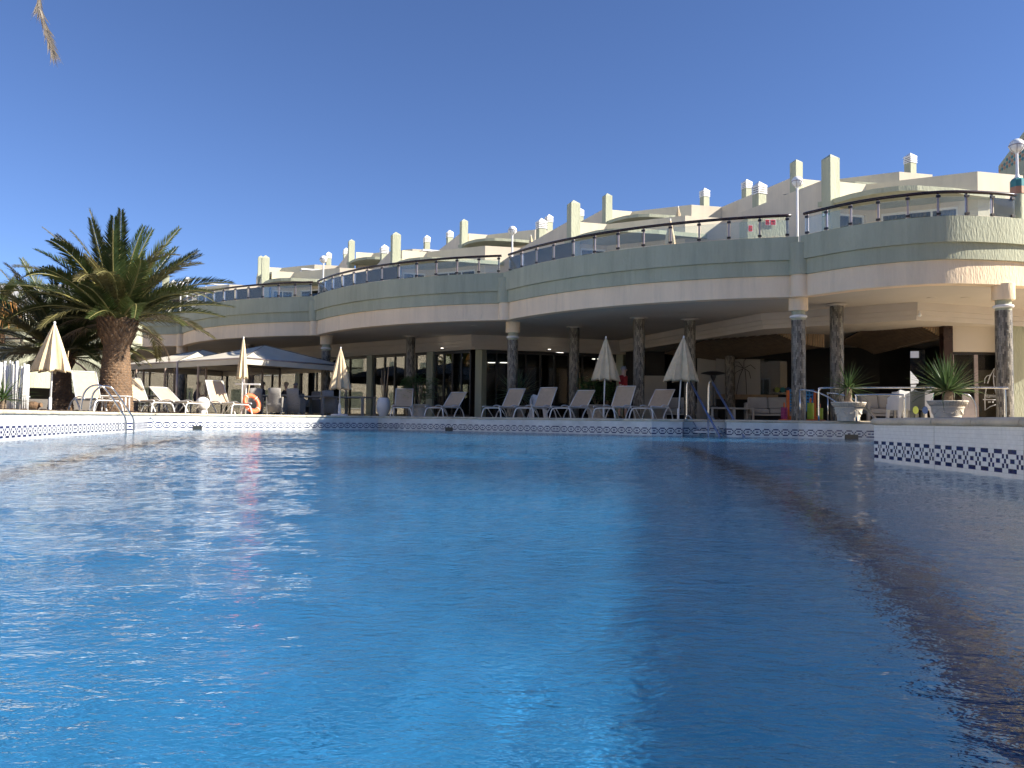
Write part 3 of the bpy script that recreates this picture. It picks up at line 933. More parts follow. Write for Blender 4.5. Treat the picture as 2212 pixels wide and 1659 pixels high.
def apartment(k, row, label):
    O = V * k + ROW2 * row; dz = DZ2 * row
    z0 = FLOOR1 + 0.002 if row == 0 else 7.70; zp = 8.5 + dz
    if row: zp = 11.8
    zf = (FLOOR1 if row == 0 else 7.85)
    root = thing('terraced_apartment', label, 'apartment', (P0.x + O.x, P0.y + O.y, z0), group='stepped apartments, %s level' % ('lower' if row == 0 else 'upper'))
    s0, s1, a, b, c, s0n = [q + O for q in (S0, S1, A_, B_, C_, S0n)]
    th = 0.2
    zd = 7.44 + dz; zf = zd - 2.1
    wall_open(root, s0, s1, z0, zp, th, [], 'cream_wall', 'side_wall')
    L = (b - a).length
    wall_open(root, a, b, z0, zp, th, [(0.06, L - 0.05, zf, zd)], 'cream_wall', 'door_wall')
    L2 = (c - b).length
    wall_open(root, b, c, z0, zp, th, [(0.45, L2 - 0.55, zf + 0.25, zd)], 'cream_wall', 'window_wall')
    wall_open(root, c, s0n, z0, zp, th, [], 'cream_wall', 'gable_wall')
    window_in(root, a, b, 0.06, L - 0.05, zf, zd, th, 2)
    window_in(root, b, c, 0.45, L2 - 0.55, zf + 0.25, zd, th, 3)
    # dim room behind the windows
    zc = 7.6 + dz
    back = [(p.x, p.y) for p in (a + ND * 1.2, b + ND * 1.2, c + ND * 1.4)]
    MB().wall(back, -0.05, z0, zc - 0.02).build('inner_wall', 'room_shade', root)
    # roof terrace floor
    deep = 10.8 if row == 0 else 5.0
    poly = [(p.x, p.y) for p in (s1 + ND * 0.2, b + ND * 0.2, c + ND * 0.22, s0n + ND * 0.2, s0n + ND * deep, s1 + ND * deep)]
    MB().prism(poly, zc + 0.02, zc + 0.15).build('roof_slab', 'roof_terrace_grey', root)
    # curved canopy
    cp = [Vector(q) + O for q in ARC_C]
    poly = [(p.x, p.y) for p in cp] + [(p.x, p.y) for p in (c + Vector((0.9, 0.12)), c - Vector((0, .005)), b, a)]
    MB().prism(poly, zc, zc + 0.16).build('canopy', 'green_stucco', root)
    # square pillar with pyramid top
    pc = P0 + O; M3 = Matrix.Rotation(RZU, 3, 'Z'); h = 0.2; zt = 9.33 + dz
    base = [Vector((x * h, y * h, 0)) for x, y in ((-1, -1), (1, -1), (1, 1), (-1, 1))]
    vs = [Vector((pc.x, pc.y, z0)) + M3 @ q for q in base] + [Vector((pc.x, pc.y, zt - 0.17)) + M3 @ q for q in base] + [Vector((pc.x, pc.y, zt))]
    MB().add(vs, [(3, 2, 1, 0), (0, 1, 5, 4), (1, 2, 6, 5), (2, 3, 7, 6), (3, 0, 4, 7), (4, 5, 8), (5, 6, 8), (6, 7, 8), (7, 4, 8)]).build('pillar', 'green_stucco', root)
    chimney_vent(root, pc + Vector((-1.17, 3.8)), zc, 9.56 + dz)
    if row: chimney_vent(root, pc + Vector((5.2, -0.2)), zc - 0.6, 12.93)
    if row: return root
    # awning: white bar with a dark rolled cloth under it
    q0, q1 = Vector((11.3, 30.2)) + O, Vector((12.9, 30.8)) + O
    d = (q1 - q0).normalized(); rz = math.atan2(d.y, d.x); m_ = (q0 + q1) / 2; zb = 9.42 + dz
    aw = MB().box((m_.x, m_.y, zb), ((q1 - q0).length, 0.07, 0.09), rz).build('awning_bar', 'white_paint', root)
    n_ = Vector((-d.y, d.x))
    MB().add([(q0.x, q0.y, zb - 0.05), (q1.x, q1.y, zb - 0.05), (q1.x + n_.x * 1.3, q1.y + n_.y * 1.3, zb + 0.16), (q0.x + n_.x * 1.3, q0.y + n_.y * 1.3, zb + 0.16),
              (q0.x, q0.y, zb - 0.035), (q1.x, q1.y, zb - 0.035), (q1.x + n_.x * 1.3, q1.y + n_.y * 1.3, zb + 0.175), (q0.x + n_.x * 1.3, q0.y + n_.y * 1.3, zb + 0.175)],
             [(3, 2, 1, 0), (4, 5, 6, 7), (0, 1, 5, 4), (1, 2, 6, 5), (2, 3, 7, 6), (3, 0, 4, 7)]).build('awning_cloth', 'roof_terrace_grey', aw)
    for q in (q0, q1): MB().box((q.x + n_.x * .08, q.y + n_.y * .08, (zc + zb) / 2), (0.06, 0.06, zb - zc - 0.05), rz).build('awning_post', 'white_paint', aw)
    return root
lab1 = ['lower apartment nearest the right edge, with the tallest square pillar and widest curved canopy',
        'lower apartment behind the glass rail between the two tall globe lamps of the middle',
        'lower apartment with curved canopy right of the globe lamp above the tents',
        'lower apartment with twin pillars left of the globe lamp above the tents',
        'farthest lower apartment, half hidden behind the palm fronds']
lab2 = ['upper apartment at the right, its pillar beside the globe lamp by the steps',
        'upper apartment whose pillar stands left of the closed terrace parasol',
        'upper apartment above the middle globe lamp with a square pillar against the sky',
        'upper apartment with round dark canopy above the left bays',
        'upper apartment showing only its pillar behind a nearer pillar',
        'farthest upper apartment at the left end of the stepped row']
for k in range(5): apartment(k, 0, lab1[k])
for k in range(5): apartment(k, 1, lab2[k])

# stair wall with fire signs on the terrace
sx0, sx1 = GX(1616, 24.4, 6), GX(1704, 24.4, 6)
sw = thing('stair_wall', 'pale green wall block on the terrace carrying red fire signs', 'wall', ((sx0 + sx1) / 2, 24.9, FLOOR1))
MB().box(((sx0 + sx1) / 2, 24.9, 5.83), (sx1 - sx0, 0.9, 2.05)).build('block', 'green_stucco', sw)
def plate(name, px0, px1, py0, py1, Y, matn, label, cat, marks=(), parent=None, th=0.012):
    a, b = W(px0, py1, Y), W(px1, py0, Y)
    c = (a + b) / 2
    root = thing(name, label, cat, (c.x, c.y, c.z)) if parent is None else parent
    MB().box((c.x, Y, c.z), (b.x - a.x, th, b.z - a.z)).build('board', matn, root)
    for (u0, u1, v0, v1, mm) in marks:
        w_, h_ = b.x - a.x, b.z - a.z
        MB().box((a.x + w_ * (u0 + u1) / 2, Y - th / 2 - 0.003, a.z + h_ * (v0 + v1) / 2), (w_ * (u1 - u0), 0.006, h_ * (v1 - v0))).build('symbol', mm, root)
    return root
fire = [(0.06, 0.94, 0.06, 0.94, 'red_sign')]
plate('fire_sign', 1653, 1662.5, 474, 486.5, 24.42, 'white_paint', 'left one of the two red fire point signs on the pale green wall', 'sign', [(0.08, 0.92, 0.07, 0.93, 'red_sign'), (0.30, 0.48, 0.2, 0.8, 'white_paint'), (0.6, 0.75, 0.2, 0.55, 'white_paint')])
plate('fire_sign', 1663.5, 1676, 474, 486.5, 24.42, 'white_paint', 'right one of the two red fire point signs on the pale green wall', 'sign', [(0.08, 0.92, 0.07, 0.93, 'red_sign'), (0.22, 0.72, 0.55, 0.68, 'white_paint'), (0.55, 0.68, 0.2, 0.55, 'white_paint')])
plate('fire_sign', 1616, 1626, 486, 501, 24.41, 'white_paint', 'lower red fire sign at the left corner of the pale green wall', 'sign', [(0.08, 0.92, 0.07, 0.93, 'red_sign'), (0.3, 0.7, 0.3, 0.45, 'white_paint')])
rb = thing('fire_hose_cabinet', 'low red cabinet with sloped lid behind the glass rail', 'cabinet', (GX(1669, 24.1, 5.6), 24.1, FLOOR1))
MB().box((0, 0, 0.40), (0.60, 0.36, 0.80)).build('body', 'red_sign', rb, world=False, bevel=0.02)
MB().prism([(-0.31, -0.19), (0.31, -0.19), (0.31, 0.19), (-0.31, 0.19)], 0.803, 0.85).build('lid', 'red_sign', rb, world=False, bevel=0.02)
q = P0 + Vector((-0.922, -0.387)) * 0.212
es = thing('exit_sign', 'green and white running man exit sign on the tallest square pillar', 'sign', (q.x, q.y, 7.30))
es.rotation_euler.z = R(22.8 - 90)
MB().box((0, 0, 0), (0.30, 0.012, 0.15)).build('board', 'green_sign', es, world=False)
MB().box((-0.085, -0.008, 0.0), (0.09, 0.006, 0.10), 0).build('door_symbol', 'white_paint', es, world=False)
MB().add([(0.0, -0.009, 0.02), (0.07, -0.009, 0.02), (0.07, -0.009, 0.045), (0.12, -0.009, 0.0), (0.07, -0.009, -0.045), (0.07, -0.009, -0.02), (0.0, -0.009, -0.02)], [(0, 1, 2, 3, 4, 5, 6)]).build('arrow', 'white_paint', es, world=False)

# tiled gable at the far right
tg = thing('tiled_gable', 'stepped gable with teal and terracotta diamond tiles behind the right roof', 'roof gable', (19.9, 32.0, 7.8))
Q0, Q1 = Vector((19.95, 32.0)), Vector((20.0, 26.4))
d = (Q1 - Q0).normalized(); nn = Vector((d.y, -d.x))
if nn.x > 0: nn = -nn
LQ = (Q1 - Q0).length
def gp(s, z, o=0.0): return (Q0.x + d.x * s + nn.x * o, Q0.y + d.y * s + nn.y * o, z)
zt0, zt1 = 11.05, 14.0
vs = [gp(0, 7.8), gp(LQ, 7.8), gp(LQ, zt1), gp(0, zt0)] + [(x + 3.5, y + 0.4, z) for x, y, z in (gp(0, 7.8), gp(LQ, 7.8), gp(LQ, zt1), gp(0, zt0))]
MB().add(vs, [(0, 1, 2, 3), (7, 6, 5, 4), (0, 4, 5, 1), (1, 5, 6, 2), (2, 6, 7, 3), (3, 7, 4, 0)]).build('gable_wall', 'green_stucco', tg)
step = 0.16
n_ = 0
for i in range(0, int(LQ / step)):
    for j in range(0, 14):
        s = (i + 0.5) * step; z = 10.78 + (j + 0.5) * step * 0.9
        top = zt0 + (zt1 - zt0) * s / LQ - 0.08
        if z + step * 0.5 > top or s > 3.4: continue
        cc = 'terracotta_tile' if (i + j) % 2 == 0 else 'teal_tile'
        hw = step * 0.49
        MB().add([gp(s - hw, z, 0.012), gp(s, z - hw, 0.012), gp(s + hw, z, 0.012), gp(s, z + hw, 0.012), gp(s - hw, z, 0), gp(s, z - hw, 0), gp(s + hw, z, 0), gp(s, z + hw, 0)],
                 [(0, 1, 2, 3), (0, 4, 5, 1), (1, 5, 6, 2), (2, 6, 7, 3), (3, 7, 4, 0)]).build('tile', cc, tg)

# the hotel's side wing to the right of the pool (its shade lies across the water)
wing = thing('hotel_wing', 'pale two storey hotel wing along the right side of the pool', 'building', (16.5, 4.0, DECK))
E0, E1 = Vector((12.05, -8.0)), Vector((15.75, 15.0))
wd = (E1 - E0).normalized(); wn = Vector((wd.y, -wd.x))
def wp(s, o): q = E0 + wd * s + wn * o; return (q.x, q.y)
LW = (E1 - E0).length
MB().prism([wp(0, 0), wp(LW, 0), wp(LW, 7), wp(0, 7)], DECK, 7.2).build('wall', 'pink_stucco', wing)
MB().prism([wp(0, -0.15), wp(LW + 0.1, -0.15), wp(LW + 0.1, 7.1), wp(0, 7.1)], 7.22, 7.75).build('parapet', 'green_stucco', wing)
for i in range(6):
    for zz in (1.2, 4.2):
        s = 2.0 + i * 3.7; c = E0 + wd * (s + 0.8) - wn * 0.01
        wnd = MB().box((c.x, c.y, zz + 0.9), (1.6, 0.03, 1.8), math.atan2(wd.y, wd.x)).build('window', 'window_glass', wing)
        mb = MB()
        for cx, cz, sx, sz in ((0, 0.93, 1.7, 0.07), (0, -0.93, 1.7, 0.07), (-0.83, 0, 0.07, 1.8), (0.83, 0, 0.07, 1.8), (0, 0, 0.05, 1.8)):
            q = c + wd * cx - wn * 0.03; mb.box((q.x, q.y, zz + 0.9 + cz), (sx, 0.05, sz), math.atan2(wd.y, wd.x))
        mb.build('window_frame', 'white_paint', wnd)

# ================================================================== lounge under the right-hand bays
IC = [(4.75, 34.5), (8.12, 25.3), (11.62, 22.65), (15.4, 23.8), (22, 27.6), (22, 36), (6.0, 38.0)]
MB().prism(IC, 3.42, 3.47).build('inner_ceiling', 'soffit', hotel)
BW = [(4.9, 35.2), (6.2, 35.4), (10.6, 32.6), (14.5, 31.0), (16.6, 31.5), (16.4, 24.6)]
MB().wall(BW, 0.15, DECK, 3.42).build('lounge_wall', 'room_shade', hotel)
MB().prism([(4.8, 35.2), (8.2, 25.4), (11.6, 22.8), (15.4, 23.9), (22, 27.6), (22, 34), (14, 32), (6, 36)], DECK + 0.003, DECK + 0.008).build('lounge_floor', 'terrace_floor', hotel)
mat('lounge_white_shaded', (0.40, 0.38, 0.34), 0.8, 0.04, 1.0)  # white darkened in its colour to carry the lounge's shade
def pboard(name, px0, px1, py0, py1, Y, matn, parent, th=0.08, dy=0.0):
    a, b = W(px0, py1, Y), W(px1, py0, Y); c = (a + b) / 2
    return MB().box((c.x, Y + dy, c.z), (b.x - a.x, th, b.z - a.z)).build(name, matn, parent)
pboard('white_panel', 1506, 1546, 770, 912, 31.0, 'lounge_white_shaded', hotel)
pboard('white_panel', 1388, 1440, 812, 912, 31.8, 'lounge_white_shaded', hotel)
art = pboard('palm_panel', 1547, 1642, 776, 852, 30.6, 'lounge_white_shaded', hotel)
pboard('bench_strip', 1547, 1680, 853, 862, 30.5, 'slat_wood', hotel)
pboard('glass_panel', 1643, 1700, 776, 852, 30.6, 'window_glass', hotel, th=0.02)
# palm outline drawn in wire on the panel
for pts in ([(1591, 852), (1593, 835), (1598, 812), (1606, 795)], [(1613, 852), (1612, 830), (1611, 812), (1609, 797)],
            [(1606, 795), (1592, 790), (1578, 797)], [(1606, 795), (1596, 782), (1582, 782)], [(1607, 794), (1607, 780), (1614, 772)],
            [(1608, 795), (1621, 788), (1632, 797)], [(1608, 796), (1618, 803), (1622, 818)], [(1606, 796), (1590, 804), (1582, 820)]):
    MB().tube([W(x, y, 30.54) for x, y in pts], 0.012, 5).build('palm_line', 'frame_dark', art)
for px, cc in ((1679, 'dot_lime'), (1691, 'teal'), (1703, 'dot_blue')):
    p = W(px, 842, 30.5); M4 = Matrix.Rotation(R(90), 3, 'X')
    pts = [(p.x + 0.10 * math.cos(a), p.y, p.z + 0.10 * math.sin(a)) for a in np.linspace(0, 2 * math.pi, 17)[:-1]]
    MB().add(pts + [(x, y + 0.01, z) for x, y, z in pts], [tuple(range(16)), tuple(reversed(range(16, 32)))] + [(i, (i + 1) % 16, (i + 1) % 16 + 16, i + 16) for i in range(16)]).build('dot', cc, hotel)

# slatted wooden ceiling waves with upright battens on their open edge
def slat_wave(label, px0, px1, ytop0, ytop1, curve, Y, back):
    root = thing('slatted_ceiling_wave', label, 'ceiling panel', W((px0 + px1) / 2, ytop0, Y), group='slatted wooden ceiling waves')
    n = int((px1 - px0) / 5.2)
    edge = []
    for i in range(n):
        t_ = (i + 0.5) / n; px = px0 + (px1 - px0) * t_
        yt = ytop0 + (ytop1 - ytop0) * t_
        yb = curve(t_)
        a, b = W(px, yb, Y), W(px, yt, Y)
        wd = (px1 - px0) / n / FPX * Y
        if b.z - a.z > 0.03:
            MB().box((a.x, Y, (a.z + b.z) / 2), (wd * 0.70, 0.05, b.z - a.z)).build('batten', 'slat_wood', root)
    nb = 26
    for i in range(nb):
        t_ = i / (nb - 1); px = px0 + (px1 - px0) * t_
        p = W(px, curve(t_), Y) + Vector((0, 0.03, 0))
        q = p + Vector(back) + Vector((0, 0, 0.12 - 0.5 * (1 - t_) ** 2))
        d = (q - p); L = d.length
        M3 = d.to_track_quat('X', 'Z').to_matrix()
        MB().box((p + q) / 2, (L, 0.05, 0.03), mat=M3).build('slat', 'slat_wood_shaded', root)
    # dark board closing the back of the slats
    vs = []
    for i in range(nb):
        t_ = i / (nb - 1); p = W(px0 + (px1 - px0) * t_, curve(t_), Y) + Vector((0, 0.06, 0.06))
        q = p + Vector(back) + Vector((0, 0, 0.12 - 0.5 * (1 - t_) ** 2))
        vs += [p, q]
    MB().add(vs, [(2 * i, 2 * i + 1, 2 * i + 3, 2 * i + 2) for i in range(nb - 1)]).build('backing', 'dark_wood', root, fix=False)
slat_wave('slatted wooden ceiling wave left of the mosaic column by the steps', 1638, 1781, 700, 706, lambda t_: 701 + 49 * (1 - (1 - t_) ** 1.6), 26.8, (-2.4, 4.2, -0.30))
slat_wave('slatted wooden ceiling wave above the larger potted yucca', 1930, 2036, 680, 686, lambda t_: 681 + 49 * (t_ ** 1.25), 24.4, (-0.9, 2.7, -0.40))
# corner post, wall panel and glazed doors at the right
pboard('corner_post', 2036, 2053, 686, 905, 24.2, 'rail_brown', hotel, th=0.25)
pboard('wall_panel', 2054, 2160, 668, 760, 24.35, 'soffit', hotel, th=0.2)
pboard('grey_wall', 2168, 2260, 660, 912, 24.0, 'green_stucco', hotel, th=0.2)
juice = thing('juice_bar_doors', 'glazed doors with a white sail emblem between the right column and dark post', 'glass door', W(2105, 905, 24.4))
for px in (2056, 2108, 2166):
    pboard('mullion', px - 3, px + 3, 764, 912, 24.4, 'post_pink', juice, th=0.07)
pboard('frame_rail', 2054, 2168, 760, 766, 24.4, 'frame_dark', juice, th=0.08)
for a, b in ((2060, 2105), (2111, 2163)):
    pboard('glass_pane', a, b, 767, 911, 24.4, 'shop_glass', juice, th=0.012)
pboard('counter_front', 2112, 2160, 800, 911, 25.8, 'slat_wood', juice, th=0.3)
mat('print_white', (0.70, 0.70, 0.70), 0.6, 0.02, 2.0)
EX = 24.385
def V1(x, y):   # zoom of the emblem to photograph grid
    return W((3500 + x * 0.1205) / 1.6587, (1300 + y * 0.1205) / 1.6587, EX)
emb = MB().tube([V1(*p) for p in ((320, 610), (390, 400), (520, 170), (495, 380), (505, 600), (540, 780), (600, 1000))], 0.016, 6).build('sail_emblem', 'print_white', juice)
MB().tube([V1(*p) for p in ((230, 610), (240, 470), (300, 390), (400, 360))], 0.012, 6).build('emblem_line', 'print_white', juice)
MB().tube([V1(*p) for p in ((500, 375), (560, 420), (600, 520))], 0.012, 6).build('emblem_line', 'print_white', juice)
MB().tube([V1(*p) for p in ((280, 760), (240, 1000), (245, 1410), (400, 1300), (600, 1235))], 0.016, 6).build('emblem_line', 'print_white', juice)
def text_mesh(name, s, size, loc, mtn, parent, rz=0.0, sx=1.0):
    cu = bpy.data.curves.new(name, 'FONT'); cu.body = s; cu.size = size; cu.align_x = 'CENTER'; cu.align_y = 'CENTER'; cu.extrude = 0.004
    o = bpy.data.objects.new(name, cu); COL.objects.link(o)
    dg = bpy.context.evaluated_depsgraph_get()
    me = bpy.data.meshes.new_from_object(o.evaluated_get(dg))
    bpy.data.objects.remove(o); bpy.data.curves.remove(cu)
    me.transform(Matrix.Rotation(rz, 4, 'Z') @ Matrix.Rotation(R(90), 4, 'X') @ Matrix.Diagonal((sx, 1, 1, 1)))
    me.materials.clear(); me.materials.append(MAT[mtn])
    q = obj(name, me, parent)
    p = parent; off = Vector((0, 0, 0))
    while p is not None: off += p.location; p = p.parent
    q.location = Vector(loc) - off
    return q
text_mesh('lettering', 'vitamins', 0.20, V1(420, 980), 'print_white', juice, sx=0.62)
for k, x in enumerate((360, 395, 480)):
    p = V1(x, 1165); pts = [(p.x + 0.028 * math.cos(a), p.y, p.z + 0.028 * math.sin(a)) for a in np.linspace(0, 2 * math.pi, 13)[:-1]]
    MB().add(pts + [(x_, y_ + 0.006, z_) for x_, y_, z_ in pts], [tuple(range(12)), tuple(reversed(range(12, 24)))] + [(i, (i + 1) % 12, (i + 1) % 12 + 12, i + 12) for i in range(12)]).build('emblem_dot', 'print_white', juice)
MB().box(V1(420, 1095), (0.50, 0.006, 0.035)).build('emblem_underline', 'print_white', juice)

# reception sign
rs = thing('reception_sign', 'dark reception sign board with pale capital letters under the right bay', 'sign', W(1920, 905, 25.0))
pboard('board', 1884, 1962, 872, 889, 25.0, 'frame_dark', rs, th=0.06)
text_mesh('lettering', 'RECEPCIÓN', 0.145, W(1922, 880, 24.96), 'print_white', rs, sx=1.05)
for px in (1888, 1958): pboard('sign_leg', px - 2, px + 2, 889, 911, 25.0, 'frame_dark', rs, th=0.05)

# ------------------------------------------------------------------ lounge furniture
def sofa(label, px, Y, wd=1.5, rz=0.0):
    r = thing('lounge_sofa', label, 'sofa', (GX(px, Y), Y, DECK), rz, group='white framed lounge sofas')
    h = wd / 2
    for s in (-1, 1):
        MB().box((s * (h - 0.04), 0.0, 0.30), (0.08, 0.75, 0.06)).build('frame_side', 'lounge_white_shaded', r, world=False)
        MB().box((s * (h - 0.04), -0.34, 0.28), (0.085, 0.07, 0.56)).build('leg', 'lounge_white_shaded', r, world=False)
        MB().box((s * (h - 0.04), 0.34, 0.28), (0.085, 0.07, 0.56)).build('leg', 'lounge_white_shaded', r, world=False)
        MB().box((s * (h - 0.04), 0.0, 0.585), (0.10, 0.75, 0.05)).build('armrest', 'lounge_white_shaded', r, world=False)
    MB().box((0, -0.33, 0.20), (wd - 0.16, 0.06, 0.06)).build('frame_front', 'lounge_white_shaded', r, world=False)
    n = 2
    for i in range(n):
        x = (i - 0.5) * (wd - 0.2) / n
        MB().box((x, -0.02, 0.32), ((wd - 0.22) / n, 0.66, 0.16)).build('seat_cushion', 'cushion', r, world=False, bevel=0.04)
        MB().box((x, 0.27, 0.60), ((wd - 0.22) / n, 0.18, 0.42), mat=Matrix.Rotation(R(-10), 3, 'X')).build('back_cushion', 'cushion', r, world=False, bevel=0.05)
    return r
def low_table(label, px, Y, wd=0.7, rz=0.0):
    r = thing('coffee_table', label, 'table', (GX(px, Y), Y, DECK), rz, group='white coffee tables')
    MB().box((0, 0, 0.40), (wd, wd * 0.8, 0.05)).build('top', 'lounge_white_shaded', r, world=False)
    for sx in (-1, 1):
        for sy in (-1, 1): MB().box((sx * (wd / 2 - 0.045), sy * (wd * 0.4 - 0.04), 0.1875), (0.07, 0.06, 0.375)).build('leg', 'lounge_white_shaded', r, world=False)
sofa('white framed sofa with grey cushions left of the giant game', 1660, 27.0, 1.55, R(-12))
sofa('white framed sofa half hidden behind the chrome pool rails', 1470, 28.5, 1.3, R(-10))
sofa('white framed sofa in front of the reception sign', 1905, 24.1, 1.35, R(6))
low_table('white coffee table in front of the panel with the palm outline', 1560, 26.3, 0.8, R(-8))
low_table('white coffee table behind the right pool rail beside a column', 1600, 26.8, 0.8, R(-6))
def tub_chair(label, px, Y, rz):
    r = thing('tub_chair', label, 'chair', (GX(px, Y), Y, DECK), rz, group='white plastic tub chairs')
    def panel(name, out_, y, rot=0.0):
        n = len(out_); tri_ = tessellate_polygon([[Vector((x, z, 0)) for x, z in out_]])
        vs = [(x, y - 0.02, z) for x, z in out_] + [(x, y + 0.02, z) for x, z in out_]
        fs = [tuple(t_) for t_ in tri_] + [tuple(i + n for i in reversed(t_)) for t_ in tri_] + [(i, (i + 1) % n, (i + 1) % n + n, i + n) for i in range(n)]
        mb = MB().add(vs, fs)
        if rot: mb.v = [tuple(Matrix.Rotation(rot, 3, 'Z') @ Vector(v)) for v in mb.v]
        return mb.build(name, 'plastic_white', r, world=False)
    panel('back_panel', [(-0.29, 0), (-0.25, 0.80), (-0.22, 0.83), (-0.08, 0.79), (0.08, 0.79), (0.22, 0.83), (0.25, 0.80), (0.29, 0), (0.22, 0), (0.18, 0.29), (0.15, 0.32), (-0.15, 0.32), (-0.18, 0.29), (-0.22, 0)], -0.24)
    panel('front_panel', [(-0.29, 0), (-0.26, 0.46), (0.26, 0.46), (0.29, 0), (0.22, 0), (0.18, 0.29), (0.15, 0.32), (-0.15, 0.32), (-0.18, 0.29), (-0.22, 0)], 0.26)
    for s_ in (1, -1): panel('side_panel', [(-0.22, 0.30), (-0.22, 0.62), (0.22, 0.79), (0.22, 0.30)] if s_ > 0 else [(-0.22, 0.30), (-0.22, 0.79), (0.22, 0.62), (0.22, 0.30)], 0.255, R(-90) * s_)
    MB().box((0, 0.01, 0.43), (0.46, 0.46, 0.04)).build('seat', 'plastic_white', r, world=False)
tub_chair('white plastic tub chair left of the glass screen', 1949, 20.6, R(8)); tub_chair('white plastic tub chair behind the glass screen with dots', 1985, 20.4, R(-10))
tt = thing('bistro_table', 'small table with teal edge behind the white tub chairs', 'table', (GX(1972, 21.3), 21.3, DECK))
MB().box((0, 0, 0.79), (0.85, 0.6, 0.05)).build('top', 'plastic_white', tt, world=False, bevel=0.01)
MB().box((0, 0, 0.705), (0.83, 0.58, 0.115)).build('apron', 'teal', tt, world=False)
for sx in (-1, 1):
    for sy in (-1, 1): MB().box((sx * 0.37, sy * 0.25, 0.32), (0.04, 0.04, 0.64)).build('leg', 'steel', tt, world=False)
gs = thing('glass_screen', 'upright glass screen with rounded corner and coloured dots beside the larger planter', 'glass screen', W(1981, 905, 20.1))
pp = [W(px, py, 20.1) for px, py in ((1966, 905), (1966, 760), (1968, 757), (1998, 757), (1998, 905))]
MB().add(pp + [p + Vector((0, .012, 0)) for p in pp], [tuple(range(5)), tuple(reversed(range(5, 10)))] + [(i, (i + 1) % 5, (i + 1) % 5 + 5, i + 5) for i in range(5)]).build('pane', 'shop_glass', gs)
for pts in ([(1966.5, 758.5), (1985, 758.5), (1985, 773), (1966.5, 773)], [(1966.5, 801), (1985, 822), (1984, 828), (1966.5, 829)], [(1967.5, 831), (1980, 831), (1974, 842), (1967.5, 846)]):
    q = [W(x, y, 20.09) for x, y in pts]; MB().add(q, [(0, 1, 2, 3)]).build('printed_shape', 'print_white', gs)
for px, cc in ((1978, 'dot_lime'), (1998.5, 'dot_blue')):
    p = W(px, 886, 20.085); pts = [(p.x + 0.075 * math.cos(a), p.y, p.z + 0.10 * math.sin(a)) for a in np.linspace(0, 2 * math.pi, 17)[:-1]]
    MB().add(pts, [tuple(range(16))]).build('printed_dot', cc, gs)

# giant four-in-a-row game and ring stacks
gm = thing('giant_board_game', 'giant blue four in a row game with orange supports behind the mosaic column', 'game', (GX(1731, 23.3), 23.3, DECK))
bm = MB()
nx_, nz_ = 7, 6; cw = 0.098
for i in range(nx_):
    for j in range(nz_):
        cx_, cz_ = (i - 3) * cw, 0.33 + j * cw
        ring = [(cx_ + 0.037 * math.cos(a), cz_ + 0.037 * math.sin(a)) for a in np.linspace(0, 2 * math.pi, 9)[:-1]]
        sq = [(cx_ + cw / 2 * x, cz_ + cw / 2 * z) for x, z in ((1, 0), (1, 1), (0, 1), (-1, 1), (-1, 0), (-1, -1), (0, -1), (1, -1))]
        for y, flip in ((-0.03, False), (0.03, True)):
            vs = [(x, y, z) for x, z in ring] + [(x, y, z) for x, z in sq]
            fs = [(k, (k + 1) % 8, (k + 1) % 8 + 8, k + 8) for k in range(8)]
            bm.add(vs, fs if not flip else [tuple(reversed(f)) for f in fs])
bm.build('board', 'blue_plastic', gm, world=False, fix=False)
MB().box((0, -0.035, 0.90), (0.72, 0.08, 0.06)).build('top_rail', 'blue_plastic', gm, world=False, bevel=0.01)
for s in (-1, 1):
    MB().prism([(s * 0.36, -0.16), (s * 0.43, -0.16), (s * 0.43, 0.16), (s * 0.36, 0.16)], 0.0, 0.14).build('foot', 'orange_plastic', gm, world=False)
    MB().box((s * 0.395, 0, 0.50), (0.07, 0.10, 0.80)).build('support', 'orange_plastic', gm, world=False, bevel=0.01)
def ring_stack(label, px, Y, n, matn):
    r = thing('ring_stack', label, 'ring stack', (GX(px, Y), Y, DECK), group='stacks of plastic toss rings')
    MB().lathe([(0.16, 0), (0.16, 0.03), (0.03, 0.05), (0.024, n * 0.042 + 0.16), (0.012, n * 0.042 + 0.19)], 16).build('peg', 'orange_plastic', r, world=False, smooth=40)
    for i in range(n):
        MB().lathe([(0.05, 0), (0.088, 0), (0.096, 0.019), (0.088, 0.038), (0.05, 0.038)], 18, (0, 0, 0.05 + i * 0.042)).build('ring', matn, r, world=False, smooth=50)
ring_stack('stack of magenta toss rings left of the mosaic column', 1694, 22.8, 8, 'magenta_plastic')
ring_stack('taller stack of lime toss rings right of the mosaic column', 1751, 22.4, 11, 'green_plastic')
ring_stack('shorter stack of lime toss rings behind the corner of the chrome rail', 1771, 23.4, 8, 'green_plastic')
# patio heater
ph = thing('patio_heater', 'black patio heater with flat round hood behind the pool rails', 'heater', (GX(1541, 26.5), 26.5, DECK))
MB().lathe([(0.22, 0), (0.22, 0.05), (0.16, 0.08), (0.15, 0.45), (0.03, 0.5), (0.028, 1.35)], 20).build('stand', 'frame_dark', ph, world=False, smooth=40)
MB().lathe([(0.04, 1.33), (0.09, 1.45), (0.09, 1.50), (0.40, 1.56), (0.41, 1.58), (0.2, 1.64), (0.02, 1.66)], 24).build('hood', 'frame_dark', ph, world=False, smooth=40)
# security camera on the cornice
sc_ = thing('security_camera', 'small white dome security camera hanging from the cornice corner', 'camera', W(1987, 676, 22.4))
MB().lathe([(0.03, -0.012), (0.03, 0.0), (0.012, 0.01), (0.012, 0.05)], 14).build('mount', 'white_paint', sc_, world=False)
MB().lathe([(0.001, -0.115), (0.03, -0.105), (0.045, -0.08), (0.048, -0.05), (0.03, -0.013)], 16).build('dome', 'lamp_white', sc_, world=False, smooth=True)
